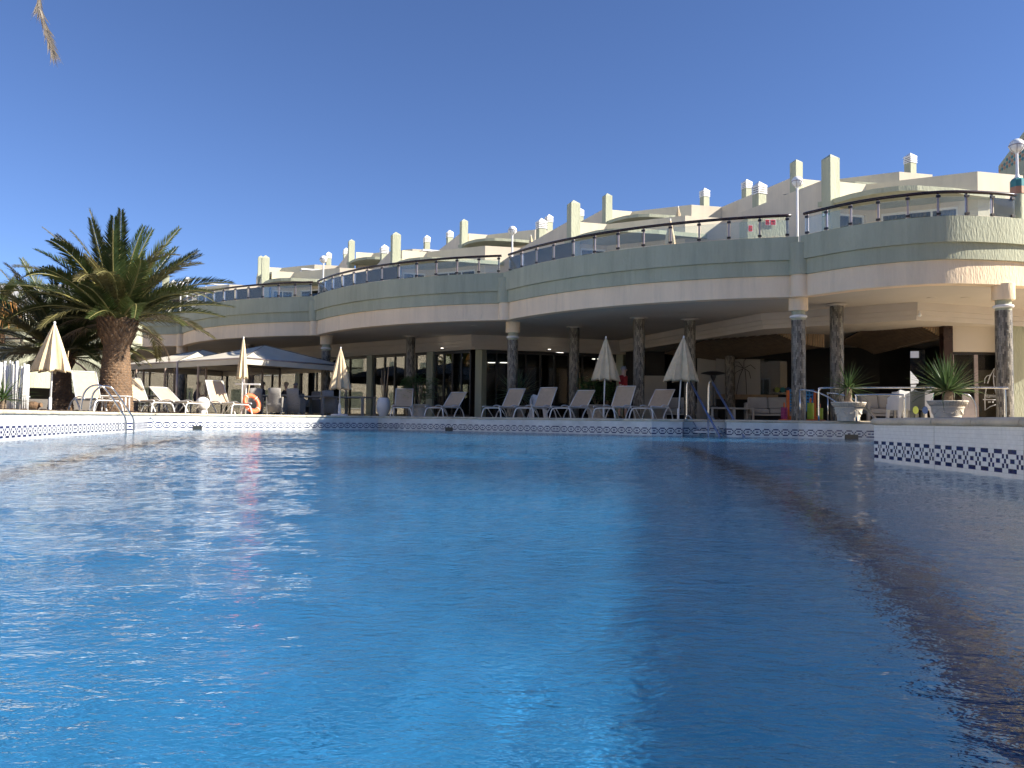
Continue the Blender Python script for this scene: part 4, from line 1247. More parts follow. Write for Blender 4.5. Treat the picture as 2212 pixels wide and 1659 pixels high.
# ================================================================== grey tents of the outdoor restaurant
TA = ND; TB = VD
N0 = Vector((-9.9, 29.0))
def tent(label, o, wa, wb):
    c = o + TA * (wa / 2) + TB * (wb / 2)
    r = thing('dining_tent', label, 'tent', (c.x, c.y, DECK), group='grey dining tents')
    cs = [o, o + TA * wa, o + TA * wa + TB * wb, o + TB * wb]
    ze, za = 2.56, 3.32
    # canopy with slightly sagging panels
    mb = MB(); n = 8
    for i in range(4):
        a, b = cs[i], cs[(i + 1) % 4]
        for u in range(n):
            for v in range(n):
                def pt(uu, vv):
                    e = a.lerp(b, uu / n); p = Vector((e.x, e.y, ze)).lerp(Vector((c.x, c.y, za)), vv / n)
                    sag = 0.10 * math.sin(math.pi * uu / n) * math.sin(math.pi * vv / n)
                    return p - Vector((0, 0, sag))
                mb.add([pt(u, v), pt(u + 1, v), pt(u + 1, v + 1), pt(u, v + 1)], [(0, 1, 2, 3)])
    mb.build('canopy', 'tent_fabric', r, smooth=True, fix=False)
    for i in range(4):
        a, b = cs[i], cs[(i + 1) % 4]
        MB().add([(a.x, a.y, ze), (b.x, b.y, ze), (b.x, b.y, ze - 0.24), (a.x, a.y, ze - 0.24)], [(0, 1, 2, 3)]).build('valance', 'tent_fabric', r, fix=False)
        MB().tube([(a.x, a.y, ze + 0.005), (c.x, c.y, za + 0.005)], 0.012, 5).build('seam', 'frame_dark', r)
        MB().tube([(a.x, a.y, DECK), (a.x, a.y, ze)], 0.04, 8).build('post', 'post_pink', r, smooth=True)
        MB().tube([(a.x, a.y, ze - 0.01), (b.x, b.y, ze - 0.01)], 0.03, 8).build('eave_beam', 'post_pink', r, smooth=True)
tent('larger grey pyramid tent whose corner meets the second column', N0, 5.0, 4.36)
tent('grey pyramid tent farther left, with sunlight on its roof, behind the palm', N0 + TB * 4.4, 5.0, 4.36)

def lattice(label, p, q, z1=2.3):
    p, q = Vector(p), Vector(q); d = (q - p).normalized(); L = (q - p).length
    r = thing('lattice_screen', label, 'lattice', (p.x, p.y, DECK), group='wooden lattice screens under the tents')
    for s in (0, L): 
        c = p + d * s; MB().box((c.x, c.y, (DECK + z1) / 2), (0.06, 0.06, z1 - DECK), math.atan2(d.y, d.x)).build('post', 'lattice', r)
    H = z1 - DECK - 0.1; z0 = DECK + 0.05
    for sgn in (1, -1):
        k = -int(H / 0.14)
        while k * 0.14 < L + H:
            # strip at 45 degrees clipped to the panel
            s0 = k * 0.14 if sgn == 1 else k * 0.14
            a0 = max(0.0, -s0) if sgn == 1 else max(0.0, s0 - L)
            a1 = min(H, L - s0) if sgn == 1 else min(H, s0)
            if a1 - a0 > 0.05:
                sa, sb = (s0 + a0, s0 + a1) if sgn == 1 else (s0 - a0, s0 - a1)
                A, B = p + d * sa, p + d * sb
                nrm = Vector((-d.y, d.x)) * (0.008 * sgn)
                MB().tube([(A.x + nrm.x, A.y + nrm.y, z0 + a0), (B.x + nrm.x, B.y + nrm.y, z0 + a1)], 0.011, 4).build('lath', 'lattice', r)
            k += 1
def Lp(px, Y): return (GX(px, Y, 1.4), Y)
lattice('narrow lattice screen left of the tall lattice pair under the far tent', Lp(292, 32.8), Lp(309, 33.2))
lattice('narrow lattice screen between two pale posts under the far tent', Lp(355, 31.6), Lp(376, 32.0))
lattice('narrow lattice screen right of the sunlit loungers under the tents', Lp(427, 30.5), Lp(444, 30.9))
lattice('wide lattice screen behind the slim closed parasol', Lp(534, 30.2), Lp(566, 31.2))

# ================================================================== sun loungers
def smooth_path(P, n=5):
    P = [Vector(p) for p in P]; Q = []
    for i in range(len(P) - 1):
        p0, p1, p2, p3 = P[max(0, i - 1)], P[i], P[i + 1], P[min(len(P) - 1, i + 2)]
        for s in range(n):
            t_ = s / n
            Q.append(0.5 * ((2 * p1) + (-p0 + p2) * t_ + (2 * p0 - 5 * p1 + 4 * p2 - p3) * t_ * t_ + (-p0 + 3 * p1 - 3 * p2 + p3) * t_ ** 3))
    Q.append(P[-1]); return Q
def lounger(label, x, y, rz, ang, group, z=DECK, name='sun_lounger'):
    r = thing(name, label, 'sun lounger', (x, y, z), rz, group)
    hw = 0.31; zs = 0.35; piv = 1.22; bl = 0.80
    ca, sa = math.cos(R(ang)), math.sin(R(ang))
    # fabric: seat dips a little, back is a flat sling
    def sling(name, p0, p1, n, dip):
        vs, fs = [], []
        for i in range(n + 1):
            t_ = i / n
            for j in range(7):
                u = j / 6 * 2 - 1
                x_ = p0[0] + (p1[0] - p0[0]) * t_; z_ = p0[1] + (p1[1] - p0[1]) * t_ - dip * (1 - u * u) * math.sin(math.pi * (0.12 + 0.76 * t_))
                vs.append((x_, u * (hw - 0.012), z_))
        for i in range(n):
            for j in range(6): fs.append((7 * i + j, 7 * i + j + 1, 7 * i + 8 + j, 7 * i + 7 + j))
        o = MB().add(vs, fs).build(name, 'sling', r, world=False, smooth=True, fix=False)
        return o
    sling('seat_sling', (0.03, zs + 0.012), (piv, zs + 0.012), 8, 0.035)
    sling('back_sling', (piv + 0.01, zs + 0.02), (piv + bl * ca, zs + bl * sa), 6, 0.03)
    for s in (-1, 1):
        MB().tube(smooth_path([(0.0, s * hw, zs - 0.02), (0.04, s * hw, zs + 0.005), (0.5, s * hw, zs), (piv + 0.12, s * hw, zs)], 3), 0.019, 7).build('side_rail', 'lounger_frame', r, world=False, smooth=True)
        MB().tube([(piv, s * (hw - 0.0), zs + 0.01), (piv + (bl + .01) * ca, s * hw, zs + (bl + .01) * sa)], 0.016, 7).build('back_rail', 'lounger_frame', r, world=False, smooth=True)
        MB().tube(smooth_path([(0.86, s * (hw + 0.02), 0.0), (0.95, s * (hw + 0.02), 0.14), (1.14, s * (hw + 0.02), 0.31), (1.26, s * (hw + 0.02), 0.335), (1.42, s * (hw + 0.02), 0.27), (1.55, s * (hw + 0.02), 0.12), (1.60, s * (hw + 0.02), 0.0)], 3), 0.02, 7).build('arch_leg', 'lounger_frame', r, world=False, smooth=True)
        MB().tube(smooth_path([(0.62, s * (hw + 0.022), zs - 0.02), (0.78, s * (hw + 0.022), zs + 0.045), (1.0, s * (hw + 0.022), zs + 0.055), (1.24, s * (hw + 0.022), zs + 0.02)], 3), 0.018, 7).build('arm_curve', 'lounger_frame', r, world=False, smooth=True)
        MB().tube([(0.18, s * (hw - 0.06), zs - 0.03), (0.55, s * (hw - 0.06), 0.02)], 0.014, 6).build('brace', 'lounger_frame', r, world=False, smooth=True)
    MB().tube(smooth_path([(0.02, -hw - 0.06, 0.0), (0.05, -hw - 0.02, 0.2), (0.07, -hw + 0.03, 0.285), (0.08, -hw + 0.12, 0.305), (0.08, hw - 0.12, 0.305), (0.07, hw - 0.03, 0.285), (0.05, hw + 0.02, 0.2), (0.02, hw + 0.06, 0.0)], 4), 0.02, 8).build('foot_leg', 'lounger_frame', r, world=False, smooth=True)
    for x_ in (0.45, 0.95, 1.30): MB().tube([(x_, -hw, zs - 0.025), (x_, hw, zs - 0.025)], 0.013, 6).build('crossbar', 'lounger_frame', r, world=False, smooth=True)
    MB().tube([(piv + (bl + .01) * ca, -hw, zs + (bl + .01) * sa), (piv + (bl + .01) * ca, hw, zs + (bl + .01) * sa)], 0.013, 6).build('top_bar', 'lounger_frame', r, world=False, smooth=True)
    return r
def edge_y(px): return on_wall(px)[0].y
gR = 'loungers in the shade along the far pool edge'
gL = 'sunlit loungers by the palms'
for px, rz, ang, lab in ((1060, 60, 52, 'shaded beige lounger in front of the tall spiky potted plant'),
                         (1130, 59, 55, 'shaded beige lounger before the white tub chair, second of the row of five'),
                         (1209, 58, 44, 'shaded beige lounger with lower back, middle of the row of five'),
                         (1303, 58, 56, 'shaded beige lounger before the man in the red shirt'),
                         (1384, 57, 43, 'shaded beige lounger nearest the chrome pool steps'),
                         (866, 94, 56, 'shaded beige lounger facing the pool squarely, beside the tall white vase'),
                         (936, 66, 42, 'shaded beige lounger right of the leafy potted shrub')):
    Y = edge_y(px) + 0.62
    lounger(lab, GX(px, Y), Y, R(rz), ang, gR)
for px, rz, ang, lab, extra in ((235, 141, 66, 'sunlit lounger with upright back behind the arched pool ladder', 1.6),
                         (353, 148, 58, 'sunlit lounger right of the thick palm trunk', 0.75),
                         (425, 148, 34, 'sunlit lounger with its back nearly flat', 0.7),
                         (523, 143, 64, 'sunlit lounger with upright back beside the orange lifebuoy', 0.75)):
    Y = (edge_y(px) if px > 280 else 18.4) + extra
    lounger(lab, GX(px, Y), Y, R(rz), ang, gL)
st = thing('side_table', 'small white side table between two sunlit loungers by the palm', 'table', (GX(249, 20.9), 20.9, DECK), R(12))
MB().box((0, 0, 0.44), (0.66, 0.45, 0.03)).build('top', 'plastic_white', st, world=False, bevel=0.008)
for sx in (-1, 1):
    for sy in (-1, 1): MB().tube([(sx * 0.29, sy * 0.19, 0), (sx * 0.28, sy * 0.18, 0.43)], 0.02, 8).build('leg', 'plastic_white', st, world=False, smooth=True)
gl_ = thing('ground_globe_light', 'white globe light standing among the sunlit loungers', 'lamp', (GX(437, 24.0), 24.0, DECK))
MB().lathe([(0.09, 0), (0.09, 0.12), (0.07, 0.14)], 16).build('base', 'plastic_white', gl_, world=False)
MB().lathe([(max(0.002, 0.21 * math.sin(a)), 0.31 - 0.21 * math.cos(a)) for a in np.linspace(0.35, math.pi - 0.01, 16)], 24).build('globe', 'lamp_white', gl_, world=False, smooth=True)

# ================================================================== closed parasols
def parasol(label, x, y, z0, H, hc, rb, lean=(0, 0), seed=0, folds=8, base=None, tilt=0.0, cat='parasol', name='closed_parasol', open_f=1.0):
    rnd = random.Random(seed)
    r = thing(name, label, cat, (x, y, z0), rnd.uniform(0, 6), group='closed beige parasols')
    lean = Matrix.Rotation(-r.rotation_euler.z, 2) @ Vector(lean)
    top = Vector((lean[0], lean[1], H))
    def ax(z): return Vector((lean[0] * z / H, lean[1] * z / H, z))
    MB().tube([ax(0), ax(H - 0.03)], 0.022, 10).build('pole', 'white_paint', r, world=False, smooth=True)
    MB().lathe([(0.001, 0.0), (0.02, 0.005), (0.03, 0.03), (0.022, 0.055), (0.001, 0.065)], 12, top - Vector((0, 0, 0.035))).build('finial', 'white_paint', r, world=False, smooth=True)
    n, m_ = 96, 22
    vs, fs = [], []
    ph = [rnd.uniform(-0.25, 0.25) for _ in range(folds)]
    dp = [rnd.uniform(0.75, 1.2) for _ in range(folds)]
    for j in range(m_ + 1):
        t_ = j / m_
        for k in range(n):
            th = 2 * math.pi * k / n
            f = th * folds / (2 * math.pi); i = int(f) % folds; u = f - int(f)
            lobe = math.sin(math.pi * u) ** 0.55 * dp[i]
            rad = 0.028 + (rb - 0.028) * (t_ ** 0.92) * (0.52 + 0.48 * lobe)
            rad *= 1 + 0.06 * math.sin(5 * th + ph[i] * 9) * t_
            thw = th + 0.22 * t_ * math.sin(2 * math.pi * u + ph[i])
            z = H - 0.05 - hc * t_
            if t_ > 0.88: z += 0.02 * (1 - lobe) - 0.035 * lobe * ((t_ - 0.88) / 0.12)
            c = ax(z); vs.append((c.x + rad * math.cos(thw), c.y + rad * math.sin(thw), z))
    for j in range(m_):
        for k in range(n): fs.append((j * n + k, j * n + (k + 1) % n, (j + 1) * n + (k + 1) % n, (j + 1) * n + k))
    # hem turned inwards
    b0 = m_ * n
    for k in range(n):
        q = Vector(vs[b0 + k]); c = ax(q.z); p = c + (q - c) * 0.80 + Vector((0, 0, 0.05)); vs.append(tuple(p))
    for k in range(n): fs.append((b0 + k, b0 + (k + 1) % n, b0 + n + (k + 1) % n, b0 + n + k))
    MB().add(vs, fs).build('canopy', 'fabric_beige', r, world=False, smooth=True, fix=False)
    # tie strap loop
    a = rnd.uniform(0, 6.28); zz = H - hc * 0.72
    c = ax(zz)
    pts = [(c.x + rb * (0.74 + 0.02 * math.sin(s)) * math.cos(a + 0.10 * math.cos(s)), c.y + rb * 0.76 * math.sin(a + 0.10 * math.cos(s)), zz + 0.13 * math.sin(s)) for s in np.linspace(0, math.pi * 1.9, 12)]
    MB().tube(pts, 0.006, 5).build('strap', 'fabric_beige', r, world=False, smooth=True)
    if base == 'disc':
        MB().lathe([(0.30, 0), (0.30, 0.045), (0.27, 0.06), (0.06, 0.07)], 28).build('base', 'white_paint', r, world=False, smooth=40)
        MB().lathe([(0.05, 0.06), (0.05, 0.36), (0.038, 0.38), (0.036, 0.44)], 16).build('sleeve', 'white_paint', r, world=False, smooth=40)
    else:
        MB().lathe([(0.034, 0), (0.034, 0.30), (0.028, 0.32)], 14).build('sleeve', 'white_paint', r, world=False, smooth=40)
    return r
def par_at(label, px, ptop, Y, hc, rb, pbase=None, z0=DECK, **kw):
    t_ = W(px, ptop, Y); bx = GX(pbase if pbase else px, Y, z0)
    return parasol(label, bx, Y, z0, t_.z - z0, hc, rb, lean=(t_.x - bx, 0), **kw)
par_at('closed cream parasol in front of the leftmost palm trunk, leaning slightly', 118, 697, 17.5, 1.04, 0.40, pbase=107, seed=1)
par_at('slim tightly folded parasol at the corner of the larger tent', 526, 729, 25.2, 1.26, 0.20, pbase=521, seed=2)
par_at('sunlit closed parasol on a round white base, middle of the far edge', 736, 751, 27.75, 1.42, 0.42, pbase=733, seed=3, base='disc')
par_at('shaded closed parasol above the row of five loungers', 1309, 728, 24.6, 1.30, 0.46, pbase=1304, seed=4)
par_at('shaded closed parasol beside the chrome pool steps', 1477, 727, 22.9, 1.24, 0.55, pbase=1465, seed=5)
par_at('closed parasol on the hotel terrace behind the glass rail', 1448, 474, 24.3, 0.95, 0.24, z0=FLOOR1, seed=6)
par_at('small closed parasol on the roof terrace, highest of all parasols', 1465, 446, 37.0, 0.9, 0.26, z0=7.75, seed=7)
par_at('small closed parasol on the roof terrace right of the middle globe lamp', 1147, 508, 42.6, 0.9, 0.26, z0=7.75, seed=8)

# ================================================================== chrome rails and ladders
def rail(root, pts, r=0.021, n=6, name='rail', matn='steel'):
    return MB().tube(smooth_path(pts, n), r, 10).build(name, matn, root, smooth=True)
ld = thing('arched_pool_ladder', 'chrome pool ladder with high arched rails at the left corner', 'ladder', (-9.2, 17.0, DECK))
for i in range(2):
    o = Vector((-0.055, 0.47, 0)) * i
    P = [Vector((-9.28, 16.95, DECK)), Vector((-9.25, 16.98, 0.80)), Vector((-9.17, 17.02, 0.96)), Vector((-9.05, 17.08, 1.03)), Vector((-8.92, 17.15, 1.0)), Vector((-8.80, 17.27, 0.80)), Vector((-8.66, 17.42, 0.50)), Vector((-8.585, 17.50, 0.33)), Vector((-8.57, 17.52, 0.10)), Vector((-8.57, 17.52, -0.8))]
    rail(ld, [p + o for p in P])
    MB().lathe([(0.05, 0), (0.05, 0.012), (0.024, 0.03)], 14, P[0] + o).build('flange', 'steel', ld)
for z in (-0.25, -0.55):
    a, b = Vector((-8.57, 17.52, z)), Vector((-8.625, 17.99, z)); MB().box((a + b) / 2, (0.10, (b - a).length, 0.03), math.atan2(b.x - a.x, -(b.y - a.y)) * 0 + R(6)).build('tread', 'steel', ld)

stp = thing('pool_step_rails', 'pair of chrome hand rails with blue sloping grips at the pool steps', 'hand rail', (GX(1510, 22.8), 22.8, DECK))
for px0, px1, pxs in ((1483, 1560, 1527), (1530, 1613, 1578)):
    x0, x1 = GX(px0, 22.9), GX(px1, 21.0); xs = GX(pxs, 21.9)
    zt = W(px0, 829, 22.9).z; za = W(px0, 823, 22.9).z
    rail(stp, [(x0, 22.9, DECK), (x0 + .005, 22.9, zt - 0.25), (x0 + 0.01, 22.9, zt - 0.05), (x0 + 0.045, 22.87, za - 0.015), (x0 + 0.10, 22.78, za - 0.06)], 0.026, 5)
    MB().tube([(x0 + 0.09, 22.79, za - 0.045), (x1, 21.0, -0.12)], 0.030, 10).build('blue_grip', 'grey_blue_rail', stp, smooth=True)
    MB().tube([(x0 + 0.10, 22.77, za - 0.085), (x1, 20.985, -0.17)], 0.013, 8).build('lower_tube', 'steel', stp, smooth=True)
    f = (22.79 - 21.75) / (22.79 - 21.0); zg = (za - 0.045) * (1 - f) + (-0.12) * f
    xg = (x0 + 0.09) * (1 - f) + x1 * f
    MB().tube([(xg, 21.75, -1.0), (xg, 21.75, zg)], 0.024, 10).build('support_post', 'steel', stp, smooth=True)
sl2 = thing('short_step_ladder', 'short chrome ladder with a white tread in the pool recess', 'ladder', (GX(1500, 22.5), 22.45, DECK))
for px in (1484, 1532):
    x = GX(px, 22.6)
    rail(sl2, [(x, 22.75, DECK), (x, 22.75, DECK + 0.06), (x + 0.04, 22.70, DECK + 0.10), (x + 0.10, 22.6, DECK + 0.07), (x + 0.22, 22.35, 0.2), (x + 0.36, 22.1, -0.15), (x + 0.4, 22.05, -0.6)], 0.019, 4)
MB().box((GX(1524, 22.2), 22.15, 0.10), (0.66, 0.20, 0.05)).build('tread', 'plastic_white', sl2, bevel=0.01)
r1 = thing('long_chrome_rail', 'long chrome guard rail behind both potted yuccas', 'hand rail', (GX(1970, 20.2), 20.2, DECK))
zr = W(1800, 838.5, 20.4).z
xa, xb = GX(1769, 20.4), GX(2171, 18.4)
rail(r1, [(xa, 20.4, DECK), (xa, 20.4, zr - 0.12), (xa + 0.035, 20.38, zr - 0.03), (xa + 0.12, 20.36, zr), (xa + 1.5, 19.8, zr), (xb - 0.12, 18.45, zr - 0.03), (xb - 0.03, 18.41, zr - 0.06), (xb, 18.4, zr - 0.14), (xb, 18.4, DECK)], 0.026, 4)
r2 = thing('short_chrome_rail', 'short lower chrome rail ending beside the white tub chairs', 'hand rail', (GX(1900, 19.4), 19.4, DECK))
z2 = W(1900, 853, 19.4).z
xa, xb = GX(1850, 19.6), GX(1954, 19.2)
rail(r2, [(xa, 19.6, DECK), (xa, 19.6, z2 - 0.06), (xa + 0.06, 19.58, z2), (xb - 0.10, 19.22, z2), (xb - 0.02, 19.2, z2 - 0.05), (xb, 19.2, z2 - 0.14), (xb, 19.2, DECK)], 0.024, 4)
r3 = thing('sloping_chrome_rail', 'curved chrome rail sloping down behind the smaller planter', 'hand rail', (GX(1800, 20.0), 20.0, DECK))
rail(r3, [W(1728, 842, 21.2), W(1745, 843, 21.0), W(1770, 849, 20.7), W(1790, 858, 20.4), W(1812, 871, 20.1), W(1845, 880, 19.6), W(1869, 882, 19.2), W(1880, 892, 18.9), W(1892, 909, 18.6)], 0.024, 5)
pz = W(1728, 842, 21.2); MB().tube([(pz.x, pz.y, DECK), (pz.x, pz.y, pz.z)], 0.022, 8).build('post', 'steel', r3, smooth=True)
r4 = thing('second_sloping_rail', 'thin curved chrome rail right of the smaller planter trunk', 'hand rail', (GX(1786, 20.8), 20.8, DECK))
rail(r4, [W(1786, 849, 20.9), W(1805, 850, 20.8), W(1824, 854, 20.6), W(1846, 863, 20.4), W(1866, 876, 20.2), W(1884, 892, 20.0), W(1893, 906, 19.8)], 0.02, 5)
p4_ = W(1788, 849, 20.9); MB().tube([(p4_.x, p4_.y, DECK), (p4_.x, p4_.y, p4_.z)], 0.018, 8).build('post', 'steel', r4, smooth=True)
cb = thing('curved_steel_barrier', 'grey rounded barrier sheet with steel rim right of the larger planter', 'barrier', (GX(2098, 18.3), 18.3, DECK))
pts = [W(2078, 852, 18.3), W(2085, 851, 18.3), W(2095, 855, 18.3), W(2103, 866, 18.3), W(2107, 880, 18.3), W(2108, 905, 18.3)]
MB().tube(smooth_path(pts, 4), 0.016, 8).build('rim', 'steel', cb, smooth=True)
sp_ = smooth_path(pts, 4); low = [Vector((p.x, p.y, DECK + 0.02)) for p in sp_]
mb = MB()
for i in range(len(sp_) - 1): mb.add([sp_[i], sp_[i + 1], low[i + 1], low[i]], [(0, 1, 2, 3)])
o = mb.build('sheet', 'post_pink', cb, fix=False); o.modifiers.new('solid', 'SOLIDIFY').thickness = 0.01

# lifebuoy on its stand
lb = thing('lifebuoy', 'orange lifebuoy leaning on its white stand beside the slim parasol', 'lifebuoy', (GX(540, 24.9), 24.9, DECK))
ring = MB(); n, m_ = 36, 12; vs = []; fs = []
for i in range(n):
    a = 2 * math.pi * i / n
    for j in range(m_):
        b = 2 * math.pi * j / m_
        rr = 0.27 + 0.075 * math.cos(b); vs.append((rr * math.cos(a), 0.055 * math.sin(b), rr * math.sin(a)))
for i in range(n):
    for j in range(m_): fs.append((i * m_ + j, ((i + 1) % n) * m_ + j, ((i + 1) % n) * m_ + (j + 1) % m_, i * m_ + (j + 1) % m_))
ring.add(vs, fs)
rot = Matrix.Rotation(R(62), 3, 'Z') @ Matrix.Rotation(R(-22), 3, 'X')
ring.v = [tuple(rot @ Vector(v) + Vector((0.05, 0, 0.36))) for v in ring.v]
ring.build('ring', 'buoy_orange', lb, world=False, smooth=True)
for k in range(4):
    a = k * math.pi / 2 + 0.7; g = MB(); pts = []
    for b in np.linspace(0, 2 * math.pi, 13)[:-1]:
        rr = 0.27 + 0.079 * math.cos(b); pts.append(rot @ Vector((rr * math.cos(a), 0.059 * math.sin(b), rr * math.sin(a))) + Vector((0.05, 0, 0.36)))
    g.tube(pts, 0.012, 6, closed=True); g.build('white_band', 'white_paint', lb, world=False, smooth=True)
ls = thing('lifebuoy_stand', 'white post with crossbar and rope behind the orange lifebuoy', 'stand', (GX(530, 25.4), 25.4, DECK))
MB().tube([(0, 0, 0), (0, 0, 1.0)], 0.022, 8).build('post', 'white_paint', ls, world=False, smooth=True)
MB().box((0.05, 0, 0.98), (0.80, 0.09, 0.05)).build('crossbar', 'white_paint', ls, world=False, bevel=0.006)
MB().tube(smooth_path([(-0.12, -0.05, 0.95), (-0.10, -0.08, 0.6), (0.0, -0.09, 0.35), (0.09, -0.08, 0.62), (0.12, -0.05, 0.95)], 5), 0.014, 6).build('rope', 'fabric_beige', ls, world=False, smooth=True)

# ================================================================== restaurant tables and wicker chairs
def wicker_chair(label, px, Y, rz):
    r = thing('wicker_armchair', label, 'chair', (GX(px, Y), Y, DECK), rz, group='grey wicker armchairs')
    # back (towards the viewer at rz = 0): tapered, slightly flared panel
    def panel(name, pts, th):
        o = MB().add(pts, [(0, 1, 2, 3)]).build(name, 'wicker', r, world=False, fix=False)
        s_ = o.modifiers.new('solid', 'SOLIDIFY'); s_.thickness = th; s_.offset = 0
        return o
    vs, fs = [], []; n = 10
    for i in range(n + 1):
        u = i / n * 2 - 1
        for z, hw_, y0 in ((0.10, 0.26, -0.26), (0.45, 0.27, -0.27), (0.75, 0.235, -0.29), (0.98, 0.245, -0.33)):
            vs.append((u * hw_, y0 + 0.05 * u * u, z + (0.015 * (1 - u * u) if z > 0.9 else 0)))
    for i in range(n):
        for j in range(3): fs.append((4 * i + j, 4 * i + 4 + j, 4 * i + 5 + j, 4 * i + 1 + j))
    o = MB().add(vs, fs).build('back', 'wicker', r, world=False, smooth=True, fix=False); m1 = o.modifiers.new('solid', 'SOLIDIFY'); m1.thickness = 0.04
    for s in (-1, 1):
        panel('side', [(s * 0.275, -0.25, 0.12), (s * 0.275, 0.27, 0.12), (s * 0.285, 0.25, 0.62), (s * 0.285, -0.27, 0.66)], 0.04)
        for y in (-0.24, 0.24): MB().box((s * 0.26, y, 0.06), (0.05, 0.05, 0.12)).build('leg', 'wicker', r, world=False)
    MB().box((0, 0.0, 0.40), (0.52, 0.52, 0.10)).build('seat', 'wicker', r, world=False, bevel=0.02)
    return r
wicker_chair('wicker armchair nearest the lifebuoy, its back to the pool', 597, 29.0, R(-4))
wicker_chair('wicker armchair right of the one by the lifebuoy, back to the pool', 637, 29.4, R(-8))
wicker_chair('darker wicker armchair behind the white based parasol', 713, 31.2, R(-10))
wicker_chair('wicker armchair seen from behind in deep shade between tent and column', 672, 32.0, R(150))
wicker_chair('wicker armchair by the left end of the dining tables, partly hidden', 548, 29.6, R(30))
def dining_table(label, px, Y, wd, rz):
    r = thing('dining_table', label, 'table', (GX(px, Y), Y, DECK), rz, group='dark dining tables')
    MB().box((0, 0, 0.745), (wd, 0.85, 0.05)).build('top', 'wicker', r, world=False, bevel=0.008)
    for sx in (-1, 1):
        for sy in (-1, 1): MB().box((sx * (wd / 2 - 0.07), sy * 0.36, 0.36), (0.08, 0.08, 0.72)).build('leg', 'wicker', r, world=False)
dining_table('dining table beside the two wicker armchairs, under the large tent', 604, 30.0, 1.7, R(-28))
dining_table('dining table between the tent and the second column', 683, 31.0, 1.5, R(-30))
dining_table('dining table right of the white based parasol', 765, 31.5, 1.6, R(-30))
dining_table('dining table under the far tent behind the nearly flat lounger', 335, 33.0, 1.6, R(-30))
# tall vase with canes
vz = thing('tall_vase', 'tall white egg shaped vase holding thin brown canes', 'vase', (GX(828, 29.6), 29.6, DECK))
MB().lathe([(0.13, 0), (0.22, 0.15), (0.27, 0.36), (0.25, 0.55), (0.19, 0.68), (0.17, 0.70), (0.16, 0.69)], 24).build('body', 'plastic_white', vz, world=False, smooth=50)
rv = random.Random(3)
for i in range(6):
    a = rv.uniform(0, 6.28); MB().tube([(0.05 * math.cos(a), 0.05 * math.sin(a), 0.5), (0.16 * math.cos(a), 0.12 * math.sin(a), rv.uniform(1.4, 1.95))], 0.012, 5).build('cane', 'slat_wood', vz, world=False)
wc = thing('white_cafe_chair', 'pale tub chair behind the row of five loungers', 'chair', (GX(1168, 27.0), 27.0, DECK))
KIDS.pop(wc.name, None); bpy.data.objects.remove(wc)
tub_chair('pale tub chair behind the second and third loungers of the row of five', 1163, 27.2, R(170))

# ================================================================== plants
def leaf_mat(name, c1, c2, rough=0.45, transl=0.25):
    mt, t, b = nodes(name)
    ge = N(t, 'ShaderNodeNewGeometry'); nz = N(t, 'ShaderNodeTexNoise', Scale=1.3, Detail=3.0)
    t.links.new(ge.outputs['Position'], nz.inputs['Vector'])
    oi = N(t, 'ShaderNodeObjectInfo')
    ad = N(t, 'ShaderNodeMath', operation='ADD'); t.links.new(nz.outputs[0], ad.inputs[0]); t.links.new(oi.outputs['Random'], ad.inputs[1])
    mr = N(t, 'ShaderNodeMapRange'); mr.inputs[1].default_value = 0.5; mr.inputs[2].default_value = 1.5; t.links.new(ad.outputs[0], mr.inputs[0])
    c = mixc(t, mr.outputs[0], c1, c2)
    t.links.new(c, b.inputs['Base Color']); b.inputs['Roughness'].default_value = rough
    b.inputs['Specular IOR Level'].default_value = 0.35
    tr = N(t, 'ShaderNodeBsdfTranslucent'); t.links.new(c, tr.inputs[0])
    mx = N(t, 'ShaderNodeMixShader'); mx.inputs[0].default_value = transl
    t.links.new(b.outputs[0], mx.inputs[1]); t.links.new(tr.outputs[0], mx.inputs[2])
    t.links.new(mx.outputs[0], t.nodes['Material Output'].inputs[0])
    return mt
leaf_mat('frond_green', (0.030, 0.050, 0.014), (0.080, 0.100, 0.032))
leaf_mat('frond_olive', (0.11, 0.105, 0.04), (0.20, 0.17, 0.075))
leaf_mat('frond_dry', (0.16, 0.125, 0.09), (0.34, 0.275, 0.20), 0.8, 0.15)
leaf_mat('yucca_leaf', (0.05, 0.09, 0.03), (0.11, 0.165, 0.055), 0.26)
leaf_mat('shrub_leaf', (0.05, 0.13, 0.025), (0.13, 0.25, 0.06), 0.35)
leaf_mat('dracaena_leaf', (0.09, 0.15, 0.08), (0.16, 0.24, 0.13), 0.35)
leaf_mat('frond_grey', (0.13, 0.115, 0.10), (0.34, 0.30, 0.25), 0.8, 0.1)
mat('rachis', (0.22, 0.20, 0.07), 0.5, 0.15, 4.0)
mat('rachis_dry', (0.30, 0.21, 0.13), 0.7, 0.15, 4.0)
mat('palm_bark', (0.20, 0.135, 0.085), 0.95, 0.35, 5.0, bump=0.05, bscale=14, col2=(0.10, 0.07, 0.05))
mat('palm_base', (0.25, 0.15, 0.08), 0.9, 0.3, 7.0, bump=0.03, bscale=18, col2=(0.10, 0.06, 0.035))
mat('yucca_bark', (0.30, 0.22, 0.15), 0.9, 0.2, 12.0, bump=0.02, bscale=30, stretch=(1, 1, 4))

